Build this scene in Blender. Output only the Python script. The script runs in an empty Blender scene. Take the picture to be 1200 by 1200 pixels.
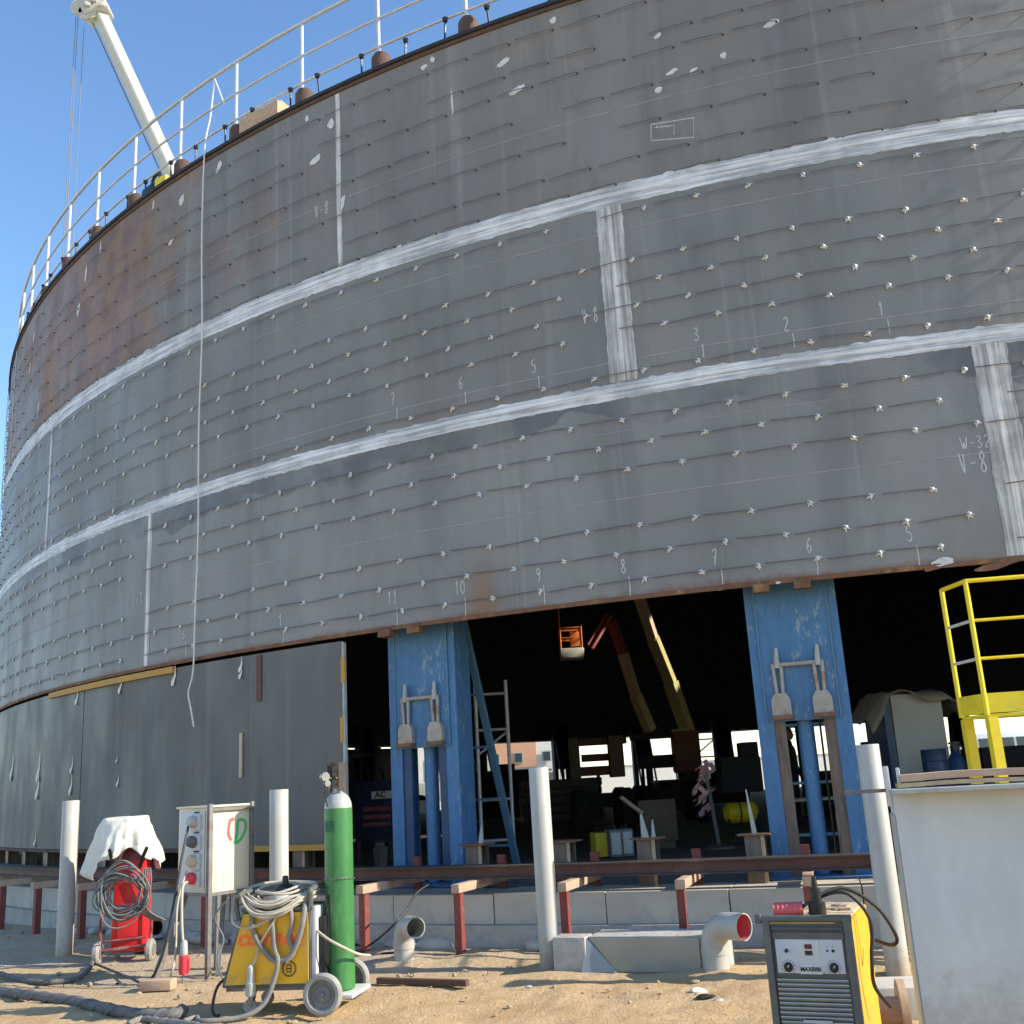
import bpy, bmesh, math, random
from mathutils import Vector, Matrix, Quaternion, noise as mnoise
random.seed(7)
S = bpy.context.scene
COL = S.collection
PI = math.pi
R_ = math.radians

# ------------------------------------------------------------------ camera geometry (solved from the photograph)
F_PX, PITCH, ROLL = 1229.1, 0.250863, -0.0577462
H = 1.65
RT0 = Vector((1, 0, 0)); UP0 = Vector((0, -math.sin(PITCH), math.cos(PITCH)))
FW = Vector((0, math.cos(PITCH), math.sin(PITCH)))
RT = math.cos(ROLL)*RT0 + math.sin(ROLL)*UP0
UP = -math.sin(ROLL)*RT0 + math.cos(ROLL)*UP0
CAM = Vector((0, 0, H))
TC = Vector((9.3154, 33.7376, 0))        # tank centre
TR = 23.514                              # tank radius
Z0, Z1, Z2, Z3 = 3.54, 6.03, 8.55, 11.58 # course joints
ZB = 1.016                               # top of the stools
FLOOR = 0.5

def ray(x, y): return (FW*F_PX + RT*(x-600) + UP*(600-y)).normalized()
def gnd(x, y, z=0.0):
    d = ray(x, y); return CAM + d*((z-H)/d.z)
def aty(x, y, Y):
    d = ray(x, y); return CAM + d*(Y/d.y)
def oncyl(x, y, r=TR, far=False):
    d = ray(x, y); a = d.x*d.x+d.y*d.y; b = d.x*TC.x+d.y*TC.y; c = TC.x**2+TC.y**2-r*r
    t = (b+(1 if far else -1)*math.sqrt(max(b*b-a*c, 0)))/a
    return CAM+d*t
def phiof(w): return math.degrees(math.atan2(w.x-TC.x, -(w.y-TC.y)))
def tl(phi, r, z):                       # tank-local polar point
    a = R_(phi); return Vector((r*math.sin(a), -r*math.cos(a), z))
def tw(phi, r, z): return TC + tl(phi, r, z)
def s2phi(s): return math.degrees(s/TR)
def phis(x, y):                          # pixel -> (arc length, height) on the shell
    w = oncyl(x, y); return R_(phiof(w))*TR, w.z

# ------------------------------------------------------------------ materials
def newmat(name):
    m = bpy.data.materials.new(name); m.use_nodes = True
    nt = m.node_tree; b = nt.nodes['Principled BSDF']
    return m, nt, b
class NT:
    def __init__(s, nt): s.t = nt
    def n(s, typ, **k):
        o = s.t.nodes.new(typ)
        for a, v in k.items(): setattr(o, a, v)
        return o
    def l(s, a, b): s.t.links.new(a, b)
    def noise(s, vec, scale, detail=5, rough=.6, dist=0):
        o = s.n('ShaderNodeTexNoise'); o.inputs['Scale'].default_value = scale
        o.inputs['Detail'].default_value = detail; o.inputs['Roughness'].default_value = rough
        o.inputs['Distortion'].default_value = dist
        if vec is not None: s.l(vec, o.inputs['Vector'])
        return o.outputs['Fac']
    def mapping(s, vec, sc, loc=(0, 0, 0)):
        o = s.n('ShaderNodeMapping'); o.inputs['Scale'].default_value = sc; o.inputs['Location'].default_value = loc
        s.l(vec, o.inputs['Vector']); return o.outputs['Vector']
    def ramp(s, fac, lo, hi, a=0., b=1.):
        o = s.n('ShaderNodeMapRange'); o.interpolation_type = 'SMOOTHSTEP'
        for i, v in zip(('From Min', 'From Max', 'To Min', 'To Max'), (lo, hi, 0., 1.)): o.inputs[i].default_value = v
        s.l(fac, o.inputs['Value']); r = o.outputs['Result']
        if (a, b) == (0., 1.): return r
        return s.math('ADD', s.math('MULTIPLY', r, b-a), a)
    def mix(s, fac, a, b, mode='MIX'):
        o = s.n('ShaderNodeMix', data_type='RGBA', blend_type=mode)
        for i, v in ((0, fac), (6, a), (7, b)):
            if isinstance(v, (int, float)): o.inputs[i].default_value = v
            elif isinstance(v, tuple): o.inputs[i].default_value = (*v, 1)
            else: s.l(v, o.inputs[i])
        return o.outputs[2]
    def math(s, op, a, b=0.):
        o = s.n('ShaderNodeMath', operation=op)
        for i, v in ((0, a), (1, b)):
            if isinstance(v, (int, float)): o.inputs[i].default_value = v
            else: s.l(v, o.inputs[i])
        return o.outputs[0]
    def bump(s, fac, strength, dist=.02):
        o = s.n('ShaderNodeBump'); o.inputs['Strength'].default_value = strength; o.inputs['Distance'].default_value = dist
        s.l(fac, o.inputs['Height']); return o.outputs['Normal']
MATS = {}
def pm(name, c, c2=None, scale=6., amt=.5, rough=.6, metal=0., bump=.15, bscale=40., stretch=(1, 1, 1), dirt=None, dscale=3., dlo=.52, dhi=.68, spec=.4, bd=.004):
    """worn painted / raw surface: two tones of noise, optional dirt patches, fine bump"""
    if name in MATS: return MATS[name]
    m, t, b = newmat(name); N = NT(t)
    co = N.n('ShaderNodeTexCoord').outputs['Object']
    v = N.mapping(co, stretch)
    c2 = c2 or tuple(x*.72 for x in c)
    f = N.ramp(N.noise(v, scale, 6, .65), .5-amt*.5, .5+amt*.5)
    colr = N.mix(f, c2, c)
    if dirt:
        d = N.ramp(N.noise(N.mapping(v, (1, 1, 1), (3.3, 1.7, 5.1)), dscale, 8, .7, .4), dlo, dhi)
        colr = N.mix(d, colr, dirt)
    N.l(colr, b.inputs['Base Color'])
    fine = N.noise(v, bscale, 4, .6)
    rr = N.ramp(fine, .3, .7, max(rough-.1, .05), min(rough+.12, 1)); N.l(rr, b.inputs['Roughness'])
    b.inputs['Metallic'].default_value = metal; b.inputs['Specular IOR Level'].default_value = spec
    if bump: N.l(N.bump(fine, bump, bd), b.inputs['Normal'])
    MATS[name] = m; return m

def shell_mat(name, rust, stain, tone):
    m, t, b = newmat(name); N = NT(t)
    uv = N.n('ShaderNodeUVMap', uv_map='UVMap').outputs['UV']
    sep = N.n('ShaderNodeSeparateXYZ'); N.l(uv, sep.inputs[0]); U, V = sep.outputs[0], sep.outputs[1]
    a = N.ramp(N.noise(N.mapping(uv, (.55, .35, 1)), 1., 6, .6), .3, .7)
    base = N.mix(a, tuple(x*.80 for x in tone), tone)
    st = N.noise(N.mapping(uv, (1.5, .26, 1), (0, 3, 0)), 1., 7, .62, .5)
    base = N.mix(N.ramp(st, .42, .72, 0, .66), base, tuple(x*.60 for x in tone))
    st2 = N.noise(N.mapping(uv, (4.5, .12, 1), (9, 5, 0)), 1., 4, .6)
    base = N.mix(N.ramp(st2, .55, .74, 0, .34), base, tuple(x*1.55 for x in tone))
    br = N.noise(N.mapping(uv, (.5, .4, 1), (31, 7, 0)), 1., 5, .6)
    base = N.mix(N.ramp(br, .50, .74, 0, .26), base, (tone[0]*1.12, tone[1]*.90, tone[2]*.72))
    # rust: big blotches cut by vertical runs
    r1 = N.noise(N.mapping(uv, (.30, .45, 1), (11, 2, 0)), 1., 8, .66)
    r2 = N.noise(N.mapping(uv, (1.1, .35, 1), (4, 8, 0)), 1., 8, .7, 1.2)
    rs = N.math('ADD', N.math('MULTIPLY', r1, .65), N.math('MULTIPLY', r2, .35))
    if rust == 'top':
        bias = N.ramp(U, -18., -10.5, .19, -.135)
        rs = N.math('ADD', rs, bias)
    elif rust == 'low':
        bias = N.ramp(U, -19., -12., -.05, -.15); rs = N.math('ADD', rs, bias)
    else:
        rs = N.math('SUBTRACT', rs, .15)
    rf = N.ramp(rs, .50, .72, 0, .88)
    rc = N.mix(N.ramp(N.noise(N.mapping(uv, (2, 1.2, 1)), 1., 6, .7), .35, .65), (.150, .076, .040), (.270, .145, .066))
    base = N.mix(rf, base, rc)
    if stain:
        # water stain hanging below the weld, a ragged lower edge
        n1 = N.noise(N.mapping(uv, (.62, .0, 1)), 1., 2, .5)
        n2 = N.noise(N.mapping(uv, (3.0, .12, 1)), 1., 3, .6)
        edge = N.math('ADD', N.math('MULTIPLY', n1, -1.25), N.math('MULTIPLY', n2, -.30))
        lim = N.math('ADD', edge, Z1+.38)
        k = N.ramp(N.math('SUBTRACT', V, lim), -.015, .03)
        pat = N.ramp(N.noise(N.mapping(uv, (.9, .8, 1), (17, 3, 0)), 1., 4, .6), .40, .60, .06, .62)
        base = N.mix(N.math('MULTIPLY', k, pat), base, (.080, .083, .098))
        # one rusty run up from the bottom edge
        s0, _ = phis(560, 690)
        du = N.math('ABSOLUTE', N.math('SUBTRACT', U, s0+.05))
        wob = N.math('MULTIPLY', N.noise(N.mapping(uv, (3, 1.6, 1)), 1., 5, .65), .5)
        kx = N.ramp(N.math('ADD', du, wob), .25, .62, 1, 0)
        ky = N.ramp(V, 3.75, 4.55, 1, 0)
        base = N.mix(N.math('MULTIPLY', N.math('MULTIPLY', kx, ky), .85), base, (.22, .13, .075))
        kb = N.ramp(N.math('ADD', V, N.math('MULTIPLY', N.noise(N.mapping(uv, (1.5, 2, 1), (7, 7, 0)), 1., 6, .7), .36)), 3.72, 3.84, .85, 0)
        base = N.mix(kb, base, (.16, .083, .05))
    sp = N.noise(N.mapping(uv, (14, 14, 1)), 1., 3, .7)
    base = N.mix(N.ramp(sp, .62, .8, 0, .25), base, (.24, .235, .22))
    N.l(base, b.inputs['Base Color'])
    ro = N.ramp(N.noise(N.mapping(uv, (1.2, .5, 1), (5, 5, 0)), 1., 5, .6), .3, .7, .46, .66)
    N.l(ro, b.inputs['Roughness'])
    b.inputs['Specular IOR Level'].default_value = .45
    N.l(N.bump(N.noise(N.mapping(uv, (1.1, .8, 1)), 1., 3, .5), .35, .05), b.inputs['Normal'])
    return m
M_TOP = shell_mat('mill scale steel rusty', 'top', False, (.222, .213, .193))
M_MID = shell_mat('mill scale steel', 'mid', False, (.228, .226, .210))
M_LOW = shell_mat('mill scale steel stained', 'low', True, (.250, .247, .235))
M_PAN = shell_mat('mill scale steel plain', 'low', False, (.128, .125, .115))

def weld_mat(name, axis, c=(.62, .63, .63), c2=(.26, .27, .28)):
    m, t, b = newmat(name); N = NT(t)
    uv = N.n('ShaderNodeUVMap', uv_map='UVMap').outputs['UV']
    sc = (.9, 26, 1) if axis == 'h' else (26, .9, 1)
    f = N.noise(N.mapping(uv, sc), 1., 6, .65)
    g = N.noise(N.mapping(uv, (2.2, 2.2, 1), (3, 3, 0)), 1., 5, .6)
    k = N.ramp(N.math('ADD', N.math('MULTIPLY', f, .65), N.math('MULTIPLY', g, .35)), .40, .62)
    colr = N.mix(k, c2, c)
    h = N.ramp(N.noise(N.mapping(uv, (1.3, 1.3, 1), (8, 1, 0)), 1., 6, .7), .60, .74, 0, .5)
    colr = N.mix(h, colr, (.30, .22, .15) if axis == 'v' else (.22, .23, .24))
    N.l(colr, b.inputs['Base Color']); b.inputs['Roughness'].default_value = .55
    N.l(N.bump(f, .35, .006), b.inputs['Normal'])
    return m
M_WH = weld_mat('ground weld band', 'h', (.74, .75, .76), (.32, .33, .34)); M_WV = weld_mat('ground weld band upright', 'v', (.58, .57, .54), (.27, .26, .24))
M_BEAD = weld_mat('weld bead', 'h', (.80, .81, .81), (.50, .51, .52))
M_BEADV = weld_mat('weld bead upright', 'v', (.74, .73, .70), (.46, .44, .41))

M_ROPE = pm('white rope', (.74, .72, .65), (.60, .58, .52), 40, .6, .8, bump=0)
def dirty_base(name, c, dirt, zlo, zhi, streak=(3, 3, .7)):
    """pale paint with mud splashed up from the foot and faint vertical grime"""
    m, t, b = newmat(name); N = NT(t)
    co = N.n('ShaderNodeTexCoord').outputs['Object']; sep = N.n('ShaderNodeSeparateXYZ'); N.l(co, sep.inputs[0])
    f = N.noise(N.mapping(co, streak), 1.6, 7, .65)
    col = N.mix(N.ramp(f, .38, .66), tuple(x*.84 for x in c), c)
    g = N.noise(N.mapping(co, (1.3, 1.3, 1.6), (3, 8, 1)), 1., 6, .7)
    col = N.mix(N.ramp(g, .55, .74, 0, .35), col, tuple(x*.66 for x in c))
    sc = N.noise(N.mapping(co, (9, 9, 26), (1, 4, 7)), 1., 5, .7)
    col = N.mix(N.ramp(sc, .66, .76, 0, .55), col, tuple(x*.5 for x in dirt))
    sp = N.noise(co, 13, 7, .75)
    lvl = N.math('ADD', sep.outputs[2], N.math('MULTIPLY', N.math('SUBTRACT', sp, .5), (zhi-zlo)*2.2))
    col = N.mix(N.ramp(lvl, zlo, zhi, .85, 0), col, dirt)
    N.l(col, b.inputs['Base Color']); b.inputs['Roughness'].default_value = .5; b.inputs['Specular IOR Level'].default_value = .4
    N.l(N.bump(N.noise(co, 3, 4, .5), .12, .02), b.inputs['Normal'])
    return m
M_POST = dirty_base('dusty pvc post', (.44, .43, .39), (.36, .28, .19), .03, .30)
M_WHITEBOX2 = dirty_base('dusty white sheet steel', (.55, .56, .555), (.40, .36, .30), .35, .85, (1.2, 1.2, .5))
M_CHALK = pm('chalk', (.62, .62, .60), (.40, .40, .39), 30, .6, .9, bump=0)
M_LINE = pm('scribed line', (.40, .40, .385), (.24, .24, .23), 6, .6, .9, bump=0)
M_WHITEPATCH = pm('white primer patch', (.72, .72, .70), (.46, .46, .45), 14, .6, .8)
M_RUST = pm('rust', (.23, .115, .06), (.12, .06, .035), 7, .6, .85, bump=.4, bscale=30, dirt=(.30, .17, .09))
M_DKRUST = pm('dark rust', (.12, .07, .048), (.07, .045, .035), 6, .6, .8, bump=.3)
M_RIM = pm('dark rim', (.035, .033, .032), (.02, .02, .02), 6, .6, .7)
M_INSHADE = pm('inner steel darkened as shade', (.060, .058, .055), (.03, .03, .03), 2, .6, .8)  # shade inside the tank is put into this steel colour
M_STUD = pm('stud steel', (.78, .77, .74), (.45, .44, .42), 60, .6, .42, .35, bump=0)
M_STUDDULL = pm('stud steel dull', (.13, .125, .12), (.07, .068, .065), 60, .6, .6, .2, bump=0)
M_ROD = pm('rod steel', (.20, .195, .18), (.09, .085, .08), 9, .6, .5, .3, bump=0)
M_RAIL = pm('galvanised rail', (.60, .61, .61), (.46, .47, .48), 8, .6, .45, .3, bump=.05)
M_BEAM = pm('dark beam steel', (.070, .055, .048), (.042, .036, .034), 3, .6, .6, .15, bump=.2, dirt=(.13, .085, .06))
M_BEAMRED = pm('red oxide steel', (.125, .052, .045), (.075, .038, .033), 5, .6, .6, bump=.2, dirt=(.14, .08, .06))
M_REDPOST = pm('red primer', (.25, .055, .045), (.17, .042, .036), 5, .6, .6, bump=.15, dirt=(.22, .13, .10))
M_WOOD = pm('pale timber', (.56, .40, .25), (.40, .26, .15), 5, .6, .75, bump=.25, stretch=(6, 1, 6), dirt=(.36, .26, .19))
M_WOODPINK = pm('weathered timber', (.52, .36, .25), (.40, .24, .16), 6, .6, .8, bump=.25, stretch=(1, 6, 6), dirt=(.48, .40, .32))
M_CONC = pm('grey concrete', (.56, .515, .435), (.46, .42, .355), 2.2, .6, .85, bump=.35, bscale=24, dirt=(.36, .34, .31))
M_CONCR = pm('rough concrete', (.46, .44, .40), (.32, .305, .28), 5, .6, .9, bump=.8, bscale=14, dirt=(.46, .42, .36), bd=.02)
M_PIPE = pm('pvc grey pipe', (.43, .42, .38), (.36, .35, .315), 3, .6, .45, bump=.05, dirt=(.44, .41, .36), dlo=.56, dhi=.76)
M_BLUE = pm('blue paint', (.070, .190, .355), (.045, .135, .28), 4, .6, .5, bump=.12, stretch=(3, 3, .9), dirt=(.20, .29, .35), dscale=4.5, dlo=.56, dhi=.66)
M_BLUE2 = pm('blue paint faded', (.11, .23, .34), (.07, .17, .28), 5, .6, .55, bump=.12, dirt=(.19, .24, .24), dscale=2.5)
M_GREASE = pm('greasy brown steel', (.20, .145, .11), (.11, .078, .058), 5, .6, .5, bump=.3, stretch=(5, 5, .5), dirt=(.055, .045, .035))
M_CLAW = pm('worn claw steel', (.40, .38, .34), (.30, .26, .21), 9, .6, .55, .2, bump=.2, dirt=(.30, .17, .08))
M_YEL = pm('yellow paint', (.80, .64, .025), (.68, .52, .02), 4, .5, .45, bump=.06, dirt=(.50, .42, .12), dlo=.62, dhi=.78)
M_WYEL = pm('welder yellow', (.72, .40, .022), (.64, .35, .02), 3, .6, .42, bump=.04, dirt=(.36, .26, .11), dlo=.50, dhi=.74)
M_WGREY = pm('welder dark grey', (.115, .12, .110), (.08, .085, .08), 8, .6, .55, bump=.12, dirt=(.17, .155, .13), dlo=.56, dhi=.8)
M_SLAT = pm('grille grey', (.44, .445, .43), (.36, .365, .355), 8, .6, .5, bump=.05)
M_PANELGREY = pm('control panel grey', (.52, .54, .58), (.46, .48, .52), 5, .6, .5, bump=0)
M_BLACK = pm('black plastic', (.018, .018, .019), (.012, .012, .012), 8, .6, .45, bump=.05)
M_RUBBER = pm('dusty rubber', (.34, .33, .31), (.22, .215, .205), 7, .6, .8, bump=.2, dirt=(.25, .22, .19))
M_HUB = pm('dusty hub', (.19, .188, .18), (.11, .108, .10), 9, .6, .6, bump=.15, dirt=(.33, .29, .24))
M_GREEN = pm('green cylinder paint', (.055, .205, .055), (.03, .14, .038), 4, .6, .42, bump=.06, stretch=(1, 1, .4), dirt=(.13, .33, .15), dlo=.56, dhi=.8)
M_CYLTOP = pm('worn pale paint', (.46, .47, .44), (.28, .30, .27), 9, .6, .5, bump=.1)
M_BRASS = pm('brass', (.15, .11, .07), (.09, .07, .05), 12, .6, .35, .7, bump=.05)
M_CHROME = pm('chrome', (.34, .34, .33), (.20, .20, .20), 12, .6, .3, .8, bump=0)
M_CREAM = pm('cream paint', (.66, .61, .46), (.58, .535, .40), 3, .6, .5, bump=.03, dirt=(.60, .54, .42), dlo=.62, dhi=.8)
M_BOXGREY = pm('pale grey paint', (.55, .56, .55), (.49, .50, .49), 3, .6, .5, bump=.04)
M_STEELOLD = pm('old grey angle iron', (.22, .21, .20), (.13, .125, .12), 14, .6, .6, .2, bump=.15, dirt=(.16, .10, .07))
M_SPRAYRED = pm('red spray paint', (.72, .10, .06), (.65, .13, .09), 20, .6, .8, bump=0)
M_SPRAYGRN = pm('green spray paint', (.06, .42, .11), (.10, .42, .16), 20, .6, .8, bump=0)
M_LOGO = pm('orange red lettering', (.90, .17, .03), (.80, .14, .03), 20, .6, .5, bump=0)
M_INK = pm('black ink', (.02, .02, .022), (.02, .02, .02), 20, .6, .6, bump=0)
M_RED = pm('bright red paint', (.70, .022, .022), (.60, .018, .02), 5, .6, .4, bump=.05, dirt=(.42, .06, .05), dlo=.6, dhi=.8)
M_DKRED = pm('dark red tube', (.27, .06, .06), (.18, .042, .045), 8, .6, .5, bump=.1, dirt=(.3, .2, .17))
M_PLUGRED = pm('red plug plastic', (.65, .05, .07), (.55, .04, .06), 9, .6, .4, bump=.03)
M_CLOTH = pm('white sheet cloth', (.70, .68, .61), (.60, .58, .52), 5, .6, .85, bump=.2, bscale=120)
M_CABLEW = pm('dusty white cable', (.50, .45, .36), (.36, .325, .26), 12, .6, .6, bump=.05)
M_CABLEG = pm('grey cable', (.20, .205, .205), (.13, .135, .135), 12, .6, .6, bump=.1)
M_CABLEB = pm('black cable', (.025, .025, .026), (.018, .018, .018), 12, .6, .5, bump=.05)
M_HOSE = pm('dusty grey hose', (.24, .235, .22), (.16, .155, .145), 10, .6, .75, bump=.15)
M_BRAID = pm('wrapped grey hose', (.17, .165, .16), (.09, .088, .085), 16, .6, .85, bump=.5)
M_WHITEBOX = pm('grey white sheet steel', (.56, .575, .57), (.51, .525, .52), 1.6, .6, .45, bump=.05, bscale=8, dirt=(.40, .41, .39), dscale=1.4, dlo=.46, dhi=.74)
M_GALV = pm('galvanised sheet', (.30, .305, .295), (.22, .225, .22), 2.5, .6, .38, .55, bump=.1, bscale=10)
M_PINK = pm('red inner pipe', (.62, .12, .13), (.50, .10, .11), 9, .6, .5, bump=.05)
M_CREAMBEIGE = pm('beige strip', (.55, .44, .30), (.45, .36, .25), 9, .6, .7)
M_ORANGE = pm('yellow ochre timber', (.52, .30, .06), (.42, .23, .05), 6, .6, .7, bump=.2)
M_TAG = pm('torn paper', (.80, .76, .64), (.66, .62, .52), 30, .6, .9, bump=0)
M_PALEWALL = pm('pale render', (.68, .65, .58), (.62, .59, .52), 2, .6, .85, bump=.1)
M_TERRA = pm('orange facade', (.62, .34, .20), (.56, .30, .18), 3, .6, .85, bump=.1)
M_GLASS = pm('dark glass', (.05, .07, .08), (.035, .05, .06), 3, .6, .12, bump=0)
M_BUSW = pm('white bus paint', (.78, .79, .79), (.74, .75, .75), 3, .6, .35, bump=0)
M_TARP = pm('dirty canvas', (.30, .27, .21), (.20, .18, .14), 7, .6, .9, bump=.4)
M_CABW = pm('dim white cabinet', (.42, .41, .37), (.38, .37, .33), 3, .6, .6)
M_DRUM = pm('dark blue drum', (.02, .06, .14), (.015, .045, .11), 4, .6, .4)
M_NAVY = pm('navy board', (.012, .016, .05), (.01, .012, .04), 4, .6, .6)
M_BTAPE = pm('pink barrier tape', (.55, .20, .24), (.62, .50, .48), 26, .3, .6, bump=0)
M_BOOMY = pm('boom cream yellow', (.50, .46, .20), (.42, .38, .16), 4, .6, .5)
M_BOOMR = pm('boom dark red', (.30, .06, .05), (.22, .05, .045), 4, .6, .5)
M_BASKET = pm('orange basket', (.72, .20, .05), (.62, .17, .04), 6, .6, .5)
M_CRANE = pm('cream crane paint', (.50, .50, .42), (.42, .42, .35), 2, .6, .4, bump=.03)
M_DARKCLOTH = pm('dark overalls', (.03, .033, .045), (.022, .024, .032), 8, .6, .9)
M_SKIN = pm('skin', (.26, .15, .10), (.23, .13, .09), 8, .6, .6)
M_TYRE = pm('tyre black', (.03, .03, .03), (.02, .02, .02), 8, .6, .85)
M_STONE = pm('pale stone', (.42, .32, .21), (.28, .22, .16), 4, .6, .9, bump=.5)

def ground_mat():
    m, t, b = newmat('sandy ground'); N = NT(t)
    co = N.n('ShaderNodeTexCoord').outputs['Object']
    sep = N.n('ShaderNodeSeparateXYZ'); N.l(co, sep.inputs[0])
    big = N.noise(N.mapping(co, (.35, .9, 1)), 1., 6, .65, .4)
    bands = N.noise(N.mapping(co, (.45, 2.6, 1), (2, 4, 0)), 1., 5, .6, .6)
    # compacted grey soil further in, loose sand close by
    near = N.ramp(N.math('ADD', sep.outputs[1], N.math('MULTIPLY', N.math('SUBTRACT', bands, .5), 4.2)), 9.0, 11.4)
    sand = N.mix(N.ramp(N.noise(co, 2.3, 8, .68), .3, .7), (.60, .40, .21), (.74, .545, .32))
    fin = N.noise(co, 17, 8, .75)
    sand = N.mix(N.ramp(fin, .53, .72, 0, .6), sand, (.44, .265, .125))
    sand = N.mix(N.ramp(N.noise(co, 31, 6, .7), .60, .76, 0, .5), sand, (.80, .62, .38))
    soil = N.mix(N.ramp(N.noise(co, 2.9, 8, .7), .3, .7), (.47, .385, .29), (.62, .525, .40))
    soil = N.mix(N.ramp(bands, .46, .58), soil, (.60, .45, .27))
    soil = N.mix(N.ramp(N.noise(co, 23, 7, .75), .58, .72, 0, .55), soil, (.30, .26, .21))
    far = N.ramp(sep.outputs[1], 40, 60)
    c = N.mix(near, sand, soil)
    c = N.mix(N.ramp(big, .60, .74, 0, .45), c, (.36, .31, .255))
    c = N.mix(far, c, (.62, .54, .42))
    N.l(c, b.inputs['Base Color']); b.inputs['Roughness'].default_value = .95; b.inputs['Specular IOR Level'].default_value = .15
    h = N.math('ADD', N.math('MULTIPLY', N.noise(co, 9, 9, .72), .7), N.math('MULTIPLY', N.noise(co, 48, 6, .7), .3))
    N.l(N.bump(h, 1., .10), b.inputs['Normal'])
    return m
M_GROUND = ground_mat()
M_FLOOR = pm('dusty dark floor', (.15, .13, .11), (.09, .08, .07), 1.5, .6, .9, bump=.5, bscale=12)

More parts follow.
